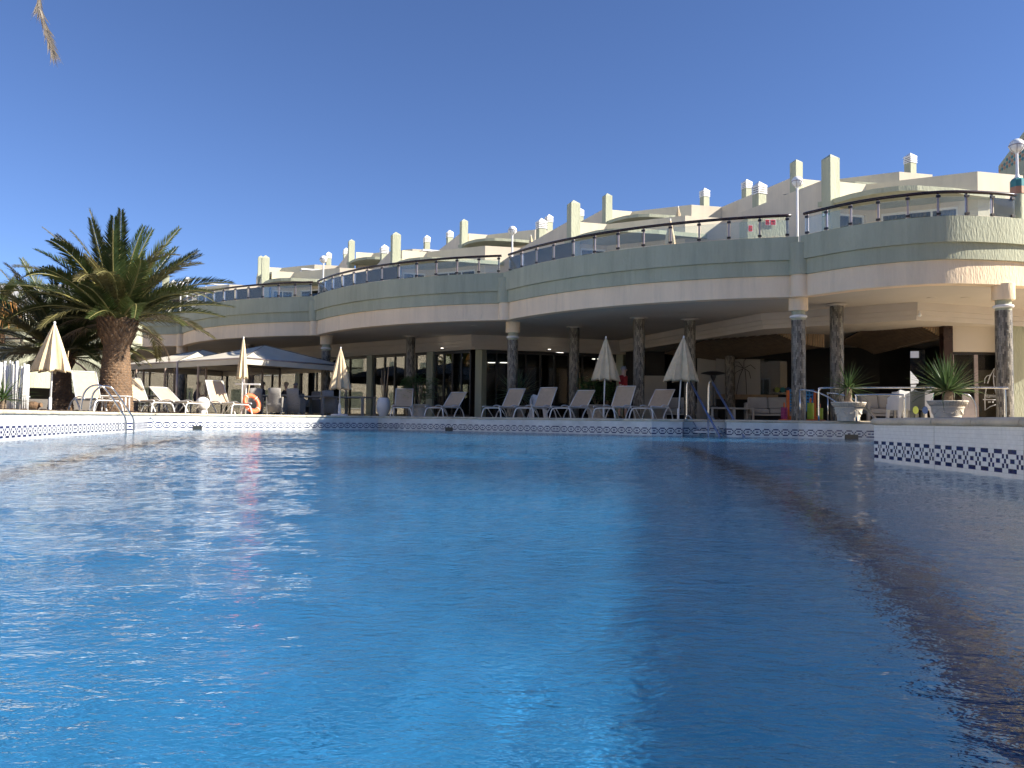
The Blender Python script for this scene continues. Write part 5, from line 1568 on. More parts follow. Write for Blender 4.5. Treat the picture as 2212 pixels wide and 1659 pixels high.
def frond_mesh(name, L, droop, seed, dry=0.0, nl=62, leaf=0.42, ragged=0.0):
    """a pinnate leaf along +x, rising then bending down by droop radians"""
    rnd = random.Random(seed); mb = MB(); rm = MB()
    n = 22; pts = []; p = Vector((0, 0, 0)); ang = 0.0; side = rnd.uniform(-0.18, 0.18)
    for i in range(n + 1):
        t_ = i / n
        pts.append(p.copy())
        ang = -droop * (t_ ** 1.5)
        yaw = side * t_
        p = p + Vector((math.cos(ang) * math.cos(yaw), math.cos(ang) * math.sin(yaw), math.sin(ang))) * (L / n)
    rm.tube(pts, [0.0095 * (1 - 0.85 * i / n) + 0.0012 for i in range(n + 1)], 5)
    def at(t_):
        f = t_ * n; i = min(n - 1, int(f)); return pts[i].lerp(pts[i + 1], f - i), (pts[i + 1] - pts[i]).normalized()
    for k in range(nl):
        t_ = 0.14 + 0.86 * (k + rnd.uniform(-0.3, 0.3)) / nl
        t_ = min(0.995, max(0.1, t_))
        c, d = at(t_)
        sidev = d.cross(Vector((0, 0, 1)))
        sidev = sidev.normalized() if sidev.length > 1e-3 else Vector((0, 1, 0))
        up = sidev.cross(d).normalized()
        for s in (-1, 1):
            if rnd.random() < ragged: continue
            env = math.sin(math.pi * min(1, max(0, 0.10 + 0.90 * t_))) ** 0.6 * (0.55 + 0.45 * (1 - t_)) + 0.22
            l = leaf * env * rnd.uniform(0.85, 1.12)
            fwd = 0.75 + 0.75 * t_ + rnd.uniform(-0.12, 0.12)
            v = rnd.uniform(0.15, 0.6) - 0.9 * dry * rnd.uniform(0.3, 1.2)
            dirv = (sidev * s + d * fwd + up * v).normalized()
            wv = (dirv.cross(up)).normalized() * (0.0050 if dry < 0.5 else 0.0042)
            mid = c + dirv * l * 0.45; tip = c + dirv * l + Vector((0, 0, -l * (0.10 + 0.35 * dry) * rnd.uniform(0.3, 1.3)))
            b0 = c + dirv * 0.01
            mb.add([b0 - wv * 0.5, b0 + wv * 0.5, mid + wv, tip, mid - wv], [(0, 1, 2, 4), (4, 2, 3)])
    return mb, rm
FROND = {}
def frond_set(key, L, droops, dry, leafm, rachm, nl, leaf, ragged=0.0):
    out_ = []
    for i, dr in enumerate(droops):
        mb, rm = frond_mesh('frond', L, dr, 100 + i + hash(key) % 7, dry, nl, leaf, ragged)
        nv = len(mb.v)
        me = bpy.data.meshes.new('frond')
        vs = mb.v + rm.v; fs = mb.f + [tuple(a + nv for a in f) for f in rm.f]
        me.from_pydata(vs, [], fs)
        me.materials.append(MAT[leafm]); me.materials.append(MAT[rachm])
        mi = [0] * len(mb.f) + [1] * len(rm.f); me.polygons.foreach_set('material_index', mi)
        me.update(); out_.append(me)
    FROND[key] = out_
frond_set('green', 1.0, [0.25, 0.6, 0.95, 1.35, 1.7], 0.0, 'frond_green', 'rachis', 95, 0.165)
frond_set('olive', 1.0, [0.5, 0.9, 1.4], 0.25, 'frond_olive', 'rachis', 85, 0.15, 0.05)
frond_set('dry', 1.0, [1.2, 1.8, 2.3], 0.9, 'frond_dry', 'rachis_dry', 75, 0.14, 0.12)

def place_frond(root, key, var, base, az, el, L, roll=0.0):
    me = FROND[key][var % len(FROND[key])]
    o = obj('frond', me, root)
    M = Matrix.Rotation(az, 4, 'Z') @ Matrix.Rotation(-el, 4, 'Y') @ Matrix.Rotation(roll, 4, 'X')
    o.matrix_basis = Matrix.Translation(base) @ M @ Matrix.Scale(L, 4)
    return o
def palm(label, x, y, H, r0, L, n, seed, lean=0.0, zbase=DECK, bulge=1.22, dry=6, name='palm_tree', extra=(), crown_el=(1.45, 0.22), skip=None):
    rnd = random.Random(seed)
    root = thing(name, label, 'palm', (x, y, zbase), group='palms by the pool')
    # trunk: old leaf bases in a spiral, wider just under the crown
    prof = []
    for i in range(26):
        t_ = i / 25; z = t_ * H
        rr = r0 * (1.18 - 0.35 * min(1, t_ * 1.6) + (0.0 if t_ < 0.72 else (bulge - 0.83) * math.sin(math.pi * min(1, (t_ - 0.72) / 0.28 * 0.62))))
        prof.append((rr, z))
    MB().lathe(prof, 28).build('trunk', 'palm_bark', root, world=False, smooth=True)
    sb = MB(); nrow = int(H / 0.075)
    for j in range(nrow):
        t_ = (j + 0.5) / nrow; z = t_ * H
        rr = np.interp(z, [p[1] for p in prof], [p[0] for p in prof]); m_ = max(10, int(2 * math.pi * rr / 0.135))
        upper = t_ > 0.70
        for k in range(m_):
            a = 2 * math.pi * (k + 0.5 * (j % 2)) / m_ + rnd.uniform(-0.04, 0.04)
            ca, sa = math.cos(a), math.sin(a)
            wd = rr * math.pi / m_ * 0.98; hh = 0.062
            out_ = rnd.uniform(0.008, 0.022) if not upper else rnd.uniform(0.03, 0.085)
            up_ = 0.0 if not upper else 0.06
            tx, ty = -sa, ca
            P = [(rr * ca - tx * wd, rr * sa - ty * wd, z), (rr * ca, rr * sa, z - hh), (rr * ca + tx * wd, rr * sa + ty * wd, z), (rr * ca, rr * sa, z + hh * 0.8), ((rr + out_) * ca, (rr + out_) * sa, z + 0.02 + up_)]
            sb.add(P, [(0, 1, 4), (1, 2, 4), (2, 3, 4), (3, 0, 4)])
    o = sb.build('leaf_bases', 'palm_base' if bulge > 1 else 'palm_bark', root, world=False, fix=False); o['kind'] = 'stuff'
    g = math.pi * (3 - math.sqrt(5))
    for i in range(n):
        t_ = (i + 0.5) / n
        az = i * g + rnd.uniform(-0.2, 0.2)
        el = crown_el[0] + (crown_el[1] - crown_el[0]) * (t_ ** 0.85) + rnd.uniform(-0.10, 0.10)
        if skip and skip(az % (2 * math.pi), el): continue
        var = 0 if t_ < 0.25 else (1 if t_ < 0.5 else 2)
        var = max(0, var + rnd.choice((-1, 0, 0, 1)))
        key = 'green' if rnd.random() < 0.62 else 'olive'
        base = Vector((0.10 * math.cos(az) * (0.4 + t_), 0.10 * math.sin(az) * (0.4 + t_), H - 0.02 - 0.12 * t_))
        place_frond(root, key, var, base, az, el, L * rnd.uniform(0.82, 1.08) * (0.86 + 0.14 * math.sin(math.pi * t_)), rnd.uniform(-0.5, 0.5))
    for i in range(dry):
        az = rnd.choice((rnd.uniform(-0.7, 0.9), rnd.uniform(2.3, 3.8))); el = rnd.uniform(-0.25, 0.3)
        if skip and skip(az % (2 * math.pi), el): continue
        place_frond(root, 'dry', i, Vector((0.2 * math.cos(az), 0.2 * math.sin(az), H - 0.15)), az, el, L * rnd.uniform(0.55, 0.85), rnd.uniform(-0.6, 0.6))
    for key, var, az, el, l in extra:
        place_frond(root, key, var, Vector((0.15 * math.cos(az), 0.15 * math.sin(az), H - 0.1)), az, el, l)
    return root
pm = palm('tall date palm with thick scaly trunk, in front of the left bays', GX(247, 21.8), 21.8, 2.62, 0.40, 3.2, 70, 4, dry=4,
          extra=[('dry', 0, R(2), 0.35, 2.2), ('olive', 1, R(175), 0.75, 2.6), ('olive', 0, R(165), 0.95, 2.9), ('dry', 0, R(-75), 1.05, 1.0), ('dry', 0, R(200), 0.2, 1.6), ('green', 2, R(-20), 0.55, 2.9), ('green', 1, R(15), 0.42, 3.0)])
palm('shorter date palm behind the leaning parasol, left of the tall one', GX(130, 23.2), 23.2, 1.75, 0.29, 3.2, 60, 9, dry=3, bulge=1.12, crown_el=(1.35, 0.15))
palm('far palm cut by the left edge, with an orange fruit cluster', GX(-25, 30.0), 30.0, 3.1, 0.32, 2.7, 40, 15, dry=3)
# orange fruit stalks of the far palm
fx = thing('date_cluster', 'hanging orange date stalks below the leftmost palm crown', 'fruit', (GX(8, 29.2), 29.2, 3.3), group=None)
rf_ = random.Random(2)
mat('date_orange', (0.42, 0.20, 0.05), 0.6, 0.25, 6.0)
for i in range(26):
    a = rf_.uniform(0, 6.28); s = rf_.uniform(0.2, 0.5)
    MB().tube([(0, 0, 1.1), (0.5 * s * math.cos(a), 0.5 * s * math.sin(a), 1.25), (s * math.cos(a) * 1.0, s * math.sin(a), rf_.uniform(0.2, 0.8))], 0.014, 4).build('stalk', 'date_orange', fx, world=False)
# palm off to the left whose dry frond hangs into the top corner
tipw = W(112, 105, 9.0)
def no_view(az, el): return not (1.2 < az < 5.3)
pn = palm('tall palm outside the left edge with one dry frond hanging into the picture', -9.6, 8.6, 6.5, 0.36, 3.2, 40, 21, dry=0, skip=no_view)
hd = MB()
pA = Vector((-9.5, 8.6, DECK + 6.5)); 
path = smooth_path([pA, Vector((-8.2, 8.8, 7.85)), Vector((-6.5, 9.0, 7.4)), W(70, -60, 9.0), W(85, 15, 9.0), W(100, 65, 9.0), tipw], 8)
hd.tube(path, [0.03 * (1 - 0.85 * i / (len(path) - 1)) + 0.003 for i in range(len(path))], 5)
rr_ = random.Random(6)
for i in range(6, len(path) - 1):
    c = path[i]; d = (path[i + 1] - path[i]).normalized()
    for s in range(16):
        sd = d.orthogonal().normalized(); sd = Matrix.Rotation(rr_.uniform(0, 6.28), 3, d) @ sd
        dv = (d * 1.0 + sd * rr_.uniform(0.08, 0.42)).normalized(); l = rr_.uniform(0.10, 0.24)
        wv = dv.cross(Vector((0, 1, 0))).normalized() * 0.008
        c2 = c + d * rr_.uniform(0, 0.05)
        hd.add([c2 - wv, c2 + wv, c2 + dv * l], [(0, 1, 2)])
q = hd.build('hanging_frond', 'frond_grey', pn, fix=False)

# ------------------------------------------------------------------ sword-leaved plants
def blade_mesh(L, w_, bend, seed):
    rnd = random.Random(seed); n = 7; vs = []
    p = Vector((0, 0, 0)); ang = 0.0
    for i in range(n + 1):
        t_ = i / n
        ww = w_ * (0.55 + 0.45 * math.sin(math.pi * min(1, t_ * 1.4 + 0.15))) * (1 - t_ ** 2.2) + 0.0006
        fold = ww * 0.35
        vs += [(p.x, -ww, p.z + fold), (p.x, 0, p.z), (p.x, ww, p.z + fold)]
        ang = -bend * t_ ** 1.6
        p = p + Vector((math.cos(ang), 0, math.sin(ang))) * (L / n)
    fs = []
    for i in range(n):
        for j in range(2): fs.append((3 * i + j, 3 * i + 1 + j, 3 * i + 4 + j, 3 * i + 3 + j))
    me = MB().add(vs, fs).mesh('leaf_blade', smooth=True, fix=False)
    me.materials.append(MAT['yucca_leaf']); return me
BL = [blade_mesh(1.0, 0.022, b, i) for i, b in enumerate((0.05, 0.25, 0.55, 1.0, 1.8))]
BL2 = [m_.copy() for m_ in BL]
for m_ in BL2: m_.materials[0] = MAT['dracaena_leaf']
def rosette(root, c, n, L, seed, el0=1.5, el1=-0.2, droopy=0.12, wide=1.0, meshes=None):
    rnd = random.Random(seed); g = math.pi * (3 - math.sqrt(5))
    for i in range(n):
        t_ = (i + 0.5) / n; az = i * g + rnd.uniform(-0.15, 0.15)
        el = el0 + (el1 - el0) * t_ ** 0.9 + rnd.uniform(-0.1, 0.1)
        v = 0 if t_ < 0.4 else 1
        if rnd.random() < droopy or t_ > 0.92: v = rnd.choice((2, 3, 4))
        o = obj('leaf_blade', (meshes or BL)[v], root)
        l = L * rnd.uniform(0.8, 1.1)
        o.matrix_basis = Matrix.Translation(Vector(c)) @ Matrix.Rotation(az, 4, 'Z') @ Matrix.Rotation(-el, 4, 'Y') @ Matrix.Rotation(rnd.uniform(-0.6, 0.6), 4, 'X') @ Matrix.Diagonal((l, l * wide, l, 1))
def urn(root, s=1.0):
    pr = [(0.27, 0.0), (0.275, 0.02), (0.275, 0.10), (0.29, 0.115), (0.285, 0.13), (0.325, 0.26), (0.335, 0.31), (0.35, 0.325), (0.35, 0.335), (0.335, 0.345), (0.345, 0.36), (0.40, 0.44), (0.425, 0.455), (0.43, 0.475), (0.42, 0.487), (0.38, 0.487), (0.36, 0.46), (0.33, 0.44)]
    MB().lathe([(r * s, z * s) for r, z in pr], 40).build('pot', 'pot_stone', root, world=False, smooth=35)
    MB().lathe([(0.001, 0.435 * s), (0.345 * s, 0.44 * s)], 24, cap=False).build('soil', 'soil', root, world=False)
    for k in range(40):          # flutes on the rim
        a = 2 * math.pi * k / 40
        MB().tube([(0.352 * s * math.cos(a), 0.352 * s * math.sin(a), 0.365 * s), (0.405 * s * math.cos(a), 0.405 * s * math.sin(a), 0.440 * s)], 0.011 * s, 5).build('flute', 'pot_stone', root, world=False, smooth=True)
    rnd = random.Random(int(s * 100))
    for k in range(5):           # swags of fruit
        a0 = 2 * math.pi * k / 5
        for i in range(11):
            u = i / 10; a = a0 + u * 2 * math.pi / 5 * 0.9
            z = (0.285 - 0.10 * math.sin(math.pi * u)) * s
            rr = np.interp(z / s, [0.13, 0.31], [0.285, 0.335]) * s
            b = 0.016 * s * (0.8 + 0.9 * math.sin(math.pi * u)) * rnd.uniform(0.7, 1.25)
            MB().lathe([(0.001, -b), (b * 0.8, -b * 0.5), (b, 0), (b * 0.8, b * 0.5), (0.001, b)], 8, (rr * math.cos(a), rr * math.sin(a), z)).build('garland_bead', 'pot_stone', root, world=False, smooth=True)
y1 = thing('potted_yucca', 'smaller sword-leaved plant with bare stem in a cream urn', 'potted plant', (GX(1833, 19.9), 19.9, DECK), group='sword leaved plants in cream urns')
urn(y1, 0.98)
MB().lathe([(0.11, 0.43), (0.10, 0.5), (0.075, 0.55), (0.085, 0.70), (0.07, 0.82), (0.04, 0.86)], 14).build('stem', 'yucca_bark', y1, world=False, smooth=True)
rosette(y1, (0, 0, 0.84), 74, 0.74, 31, 1.5, -0.55, 0.2, 0.9)
y2 = thing('potted_yucca', 'larger fuller sword-leaved plant in a cream urn near the right edge', 'potted plant', (GX(2047, 17.7), 17.7, DECK), group='sword leaved plants in cream urns')
urn(y2, 0.98)
MB().lathe([(0.12, 0.43), (0.10, 0.52), (0.105, 0.62), (0.12, 0.70), (0.06, 0.74)], 14).build('stem', 'yucca_bark', y2, world=False, smooth=True)
rosette(y2, (0, 0, 0.68), 150, 0.90, 33, 1.5, -0.05, 0.07, 1.25)
y3 = thing('potted_dracaena', 'shaded spiky plant behind the row of five loungers', 'potted plant', (GX(1118, 28.8), 28.8, DECK))
urn(y3, 0.9)
MB().lathe([(0.08, 0.39), (0.06, 0.6), (0.05, 0.85)], 12).build('stem', 'yucca_bark', y3, world=False, smooth=True)
rosette(y3, (0, 0, 0.85), 120, 1.08, 35, 1.5, -0.65, 0.15, 0.9, BL2)
y4 = thing('yucca_plant', 'sword-leaved plant in the soil before the white stick fence', 'plant', (GX(6, 16.5), 16.5, DECK))
rosette(y4, (0, 0, 0.25), 60, 0.75, 37, 1.4, -0.35, 0.25, 0.9)
MB().lathe([(0.06, 0), (0.05, 0.27)], 10).build('stem', 'yucca_bark', y4, world=False)
# leafy shrubs in pots
def shrub(label, px, Y, s, wd, ht, seed, zc):
    r = thing('potted_shrub', label, 'potted plant', (GX(px, Y), Y, DECK), group='leafy shrubs in cream pots')
    urn(r, s)
    rnd = random.Random(seed)
    for i in range(7):
        a = rnd.uniform(0, 6.28); MB().tube(smooth_path([(0, 0, 0.42 * s), (0.15 * math.cos(a), 0.15 * math.sin(a), zc * 0.7), (wd * 0.35 * math.cos(a), 0.3 * math.sin(a), zc + rnd.uniform(-0.1, 0.3))], 3), [0.014] * 6 + [0.006], 5).build('stem', 'yucca_bark', r, world=False)
    lm = MB()
    cl = [(rnd.uniform(-wd, wd) * 0.72, rnd.uniform(-0.35, 0.35), zc + rnd.uniform(-ht, ht) * 0.68, rnd.uniform(0.16, 0.30)) for _ in range(26)]
    for cx_, cy_, cz_, cr in cl:
        for i in range(46):
            v = Vector((rnd.gauss(0, 1), rnd.gauss(0, 1), rnd.gauss(0, 1))).normalized() * cr * rnd.uniform(0.6, 1.05)
            c = Vector((cx_, cy_, cz_)) + v
            az = rnd.uniform(0, 6.28)
            for f in range(5):          # a palmate leaf of five leaflets
                a2 = az + f * 1.2566
                dv = Vector((math.cos(a2), math.sin(a2), -0.35)).normalized(); l = rnd.uniform(0.05, 0.085)
                wv = dv.cross(Vector((0, 0, 1))).normalized() * l * 0.24
                lm.add([c, c + dv * l * 0.55 + wv, c + dv * l, c + dv * l * 0.55 - wv], [(0, 1, 2, 3)])
    o = lm.build('foliage', 'shrub_leaf', r, world=False, fix=False); o['kind'] = 'stuff'
shrub('dark leafy shrub in a cream pot between two shaded loungers', 905, 29.2, 0.95, 0.78, 0.50, 41, 1.12)
shrub('spreading leafy shrub in a cream pot behind the shaded parasol', 1288, 27.4, 1.0, 0.75, 0.42, 43, 1.02)

# ------------------------------------------------------------------ planting bed, stick fence, curved stair wall at the left
bed = MB().prism([(-9.7, 12.0), (-9.1, 14.5), (-9.75, 18.6), (-10.2, 21.0), (-9.6, 23.2), (-8.9, 24.4), (-11.0, 26.6), (-16.5, 27.0), (-19, 20), (-14, 12)], DECK - 0.004, DECK + 0.018).build('soil_bed', 'soil', None)
struct(bed)
cl = MB(); rs_ = random.Random(4)
for i in range(900):
    x, y = rs_.uniform(-13, -9.3), rs_.uniform(13, 25)
    s = rs_.uniform(0.015, 0.045); cl.lathe([(s * 0.4, 0), (s, s * 0.4), (s * 0.5, s * 0.9)], 5, (x, y, DECK + 0.015))
o = cl.build('lava_gravel', 'soil', bed, fix=False); o['kind'] = 'stuff'
fc = thing('stick_fence', 'white painted fence of uneven upright sticks at the left edge', 'fence', (GX(30, 18.6), 18.6, DECK))
rs_ = random.Random(8)
for i in range(19):
    px = -6 + i * 3.75 + rs_.uniform(-0.8, 0.8); Y = 18.6 + rs_.uniform(-0.06, 0.06)
    z1 = W(px, 782 + rs_.uniform(-4, 9), Y).z; x = GX(px, Y, 1.0)
    MB().tube([(x + rs_.uniform(-.03, .03), Y, DECK), (x + rs_.uniform(-.015, .015), Y + rs_.uniform(-.02, .02), (DECK + z1) / 2), (x + rs_.uniform(-.02, .02), Y, z1)], rs_.uniform(0.015, 0.027), 7).build('stick', 'white_paint', fc, smooth=True)
for z in (0.8, 1.35): MB().tube([(GX(-8, 18.66, z), 18.68, z), (GX(63, 18.66, z), 18.68, z)], 0.014, 6).build('tie_bar', 'white_paint', fc)
cwall = thing('curved_stair_wall', 'rounded pale green wall with sloping stair parapet behind the left palms', 'wall', (-20, 33, DECK))
def arcpts(px0, px1, Y0, bul, n=14):
    P = []
    for i in range(n + 1):
        t_ = i / n; Y = Y0 - bul * math.sin(math.pi * t_); px = px0 + (px1 - px0) * t_
        P.append((GX(px, Y, 2.0), Y))
    return P
zt = W(60, 741, 29.0).z; zb = W(60, 836, 29.0).z
MB().wall(arcpts(-110, 160, 31.0, 1.6), 0.3, zb, zt).build('curved_parapet', 'green_stucco', cwall, smooth=30)
P = [W(150, 741, 30.4), W(222, 792, 30.4)]
P2 = [W(150, 835, 30.4), W(226, 875, 30.4)]
a, b = W(140, 833, 30.6), W(300, 690, 33.0)
vs = [W(140, 838, 30.6), W(232, 892, 30.6), W(232, 800, 30.6), W(300, 745, 31.5), W(300, 700, 31.5), W(140, 752, 30.6)]
mb = MB().add(vs + [v + Vector((0, 0.3, 0)) for v in vs], [tuple(range(6)), tuple(reversed(range(6, 12)))] + [(i, (i + 1) % 6, (i + 1) % 6 + 6, i + 6) for i in range(6)])
mb.build('stair_parapet', 'green_stucco', cwall)
MB().tube([W(150, 775, 30.3), W(175, 790, 30.3), W(222, 835, 30.3)], 0.035, 8).build('handrail', 'rail_brown', cwall, smooth=True)
MB().tube([W(-20, 733, 29.4), W(60, 731, 29.2), W(150, 731, 30.2)], 0.035, 8).build('handrail', 'rail_brown', cwall, smooth=True)
for px in (10, 45, 90, 130): MB().tube([W(px, 742, 29.3), W(px, 731, 29.3)], 0.02, 6).build('rail_post', 'rail_brown', cwall)
MB().box(W(80, 868, 31.2), (6.5, 0.2, 1.9)).build('recess_wall', 'room_shade', cwall)
MB().box(W(105, 880, 26.5), (3.2, 0.25, 0.55)).build('low_wall', 'pot_stone', cwall)
MB().box(W(20, 905, 30.0) + Vector((0, 0, 0.2)), (9, 0.2, 1.0)).build('base_wall', 'green_stucco', cwall)
jug = thing('clay_jug', 'small clay jug lying on the soil beside the stick fence', 'jug', (GX(68, 19.6), 19.6, DECK + 0.13))
jm = MB().lathe([(0.04, -0.2), (0.10, -0.16), (0.13, -0.02), (0.10, 0.12), (0.05, 0.18), (0.06, 0.24), (0.04, 0.24)], 18)
jm.v = [tuple(Matrix.Rotation(R(80), 3, 'Y') @ Vector(v)) for v in jm.v]
jm.build('body', 'palm_base', jug, world=False, smooth=40)
# far upper terrace at the left with white balusters
ft = thing('far_left_terrace', 'pale terrace with white upright balusters seen between palm fronds at the left', 'balcony', (-22, 40, 2.5))
z0_ = W(50, 690, 36).z; z1_ = W(50, 668, 36).z
pts = arcpts(-60, 120, 37.5, 1.6)
MB().wall(pts, 0.3, W(50, 738, 36).z, z0_).build('curved_wall', 'green_stucco', ft, smooth=30)
for i in range(0, 29):
    t_ = i / 28; k = min(13, int(t_ * 14)); f = t_ * 14 - k
    x = pts[k][0] * (1 - f) + pts[k + 1][0] * f; y = pts[k][1] * (1 - f) + pts[k + 1][1] * f
    MB().box((x, y, (z0_ + z1_) / 2), (0.16 if i % 4 else 0.28, 0.1, z1_ - z0_)).build('baluster', 'white_paint', ft)
MB().tube([(x, y, z1_ + 0.03) for x, y in pts], 0.05, 8).build('handrail', 'rail_brown', ft, smooth=True)
MB().box(W(40, 655, 42), (9, 3, 1.6)).build('white_block', 'white_paint', ft)

# ================================================================== people
mat('skin', (0.50, 0.30, 0.21), 0.55, 0.06, 8.0)
mat('shirt_red', (0.30, 0.012, 0.012), 0.85, 0.12, 10.0)
mat('shirt_dark', (0.03, 0.03, 0.05), 0.85, 0.12, 10.0)
mat('shirt_pale', (0.55, 0.52, 0.50), 0.85, 0.08, 10.0)
mat('shirt_pattern', (0.16, 0.20, 0.38), 0.85, 0.1, 26.0, col2=(0.62, 0.62, 0.66))
mat('shorts_navy', (0.012, 0.016, 0.05), 0.85, 0.12, 10.0)
mat('hair_grey', (0.30, 0.28, 0.26), 0.8, 0.2, 30.0)
mat('hair_dark', (0.03, 0.022, 0.018), 0.7, 0.2, 30.0)
mat('hair_blond', (0.42, 0.30, 0.16), 0.7, 0.2, 30.0)
mat('shoe', (0.05, 0.045, 0.04), 0.6, 0.1, 6.0)
def limb_mesh(verts, edges, radii, root):
    me = bpy.data.meshes.new('skel'); me.from_pydata(verts, edges, [])
    o = bpy.data.objects.new('skel', me); COL.objects.link(o)
    md = o.modifiers.new('skin', 'SKIN'); md.use_smooth_shade = True; md.branch_smoothing = 0.4
    sd = o.modifiers.new('sub', 'SUBSURF'); sd.levels = 2; sd.render_levels = 2
    for i, v in enumerate(me.skin_vertices[0].data):
        rr = radii[i]; v.radius = rr if isinstance(rr, tuple) else (rr, rr); v.use_root = (i == root)
    dg = bpy.context.evaluated_depsgraph_get()
    m2 = bpy.data.meshes.new_from_object(o.evaluated_get(dg))
    bpy.data.objects.remove(o); bpy.data.meshes.remove(me)
    return m2
def person(label, loc, rz, J, shirt, legs, hair, long_hair=False, bare_legs=True, head_turn=0.0):
    """J: joints in body space (facing +x): pelvis, chest, neck, head, per side sh, el, wr, hip, kn, an, toe"""
    root = thing('person', label, 'person', loc, rz)
    names = ['pelvis', 'belly', 'chest', 'neck', 'chin', 'crown']
    vs = [J[n] for n in names]; rad = [(0.135, 0.165), (0.125, 0.155), (0.125, 0.175), (0.055, 0.055), (0.082, 0.075), (0.078, 0.07)]
    ed = [(0, 1), (1, 2), (2, 3), (3, 4), (4, 5)]; seg = [('shirt', 0, 1), ('shirt', 1, 2), ('skin', 3, 4), ('skin', 4, 5)]
    hd = (Vector(J['chin']) + Vector(J['crown'])) / 2
    fw = Vector((math.cos(head_turn), math.sin(head_turn), 0))
    for s in ('l', 'r'):
        i = len(vs); vs += [J['sh' + s], J['el' + s], J['wr' + s]]; rad += [0.062, 0.042, 0.029]
        ed += [(2, i), (i, i + 1), (i + 1, i + 2)]; seg += [('shirt', 2, i), ('shirt', i, i + 1), ('skin', i + 1, i + 2)]
        # palm, thumb and four fingers
        w_ = Vector(J['wr' + s]); d = (w_ - Vector(J['el' + s])).normalized(); sd_ = d.cross(Vector((0, 1, 0))).normalized()
        k = len(vs); vs.append(tuple(w_ + d * 0.075)); rad.append((0.018, 0.032)); ed.append((i + 2, k)); seg.append(('skin', i + 2, k))
        for f in range(4):
            off = sd_ * (0.017 * (f - 1.5)); p1 = w_ + d * 0.10 + off; p2 = p1 + (d * 0.05 + Vector((0.012, 0, 0)) * 1.0) * (1.0 - 0.12 * abs(f - 1.2))
            q_ = len(vs); vs += [tuple(p1), tuple(p2)]; rad += [0.0085, 0.007]; ed += [(k, q_), (q_, q_ + 1)]; seg.append(('skin', q_, q_ + 1))
        q_ = len(vs); vs.append(tuple(w_ + d * 0.07 + sd_ * 0.05 + Vector((0.015, 0, 0)))); rad.append(0.009); ed.append((i + 2, q_)); seg.append(('skin', i + 2, q_))
        i = len(vs); vs += [J['hip' + s], J['kn' + s], J['an' + s], J['to' + s]]; rad += [0.10, 0.062, 0.042, 0.036]
        ed += [(0, i), (i, i + 1), (i + 1, i + 2), (i + 2, i + 3)]
        seg += [('legs', 0, i), ('legs', i, i + 1), ('skin' if bare_legs else 'legs', i + 1, i + 2), ('shoe', i + 2, i + 3)]
    me = limb_mesh(vs, ed, rad, 0)
    slots = ['skin', 'shirt', 'legs', 'shoe']; mats = {'skin': 'skin', 'shirt': shirt, 'legs': legs, 'shoe': 'shoe'}
    me.materials.clear()
    for s in slots: me.materials.append(MAT[mats[s]])
    V_ = [Vector(v) for v in vs]
    for p in me.polygons:
        c = p.center; best = None
        for z, a, b in seg:
            A, B = V_[a], V_[b]; t_ = max(0, min(1, (c - A).dot(B - A) / max(1e-9, (B - A).length_squared))); dd = (A + (B - A) * t_ - c).length
            if best is None or dd < best[0]: best = (dd, z)
        p.material_index = slots.index(best[1]); p.use_smooth = True
    obj('body', me, root)
    # head details
    up = (Vector(J['crown']) - Vector(J['chin'])).normalized()
    fw = (fw - up * fw.dot(up)).normalized(); sd_ = up.cross(fw)
    M = Matrix((fw, sd_, up)).transposed()
    def ball(name, c, r3, mtn, cut=None):
        mb = MB().lathe([(max(0.001, math.sin(a)), -math.cos(a)) for a in np.linspace(0.01, math.pi - 0.01, 12)], 16)
        mb.v = [tuple(hd + M @ (Vector(c) + Vector((v[0] * r3[0], v[1] * r3[1], v[2] * r3[2])))) for v in mb.v]
        return mb.build(name, mtn, root, world=False, smooth=True)
    ball('hair', (-0.018, 0, 0.045), (0.098, 0.086, 0.085), hair)
    if long_hair: ball('hair_back', (-0.06, 0, -0.05), (0.06, 0.085, 0.13), hair)
    ball('nose', (0.088, 0, -0.012), (0.02, 0.014, 0.024), 'skin')
    for s in (-1, 1):
        ball('eye', (0.078, s * 0.030, 0.018), (0.008, 0.012, 0.008), 'hair_dark'); ball('ear', (-0.005, s * 0.083, 0.0), (0.022, 0.012, 0.032), 'skin')
    ball('mouth', (0.080, 0, -0.052), (0.008, 0.022, 0.006), 'shirt_red')
    return root
def standing():
    J = dict(pelvis=(0, 0, 0.94), belly=(0.01, 0, 1.10), chest=(0.0, 0, 1.30), neck=(0.01, 0, 1.47), chin=(0.04, 0, 1.56), crown=(0.03, 0, 1.67))
    for s, y in (('l', 1), ('r', -1)):
        J.update({'sh' + s: (0, y * 0.20, 1.40), 'el' + s: (-0.03 * y, y * 0.25, 1.12), 'wr' + s: (0.10 - 0.10 * y, y * 0.24, 0.90), 'hip' + s: (0, y * 0.09, 0.88), 'kn' + s: (0.05 * y, y * 0.10, 0.48), 'an' + s: (-0.02 + 0.06 * y, y * 0.10, 0.08), 'to' + s: (0.12 + 0.06 * y, y * 0.11, 0.035)})
    return J
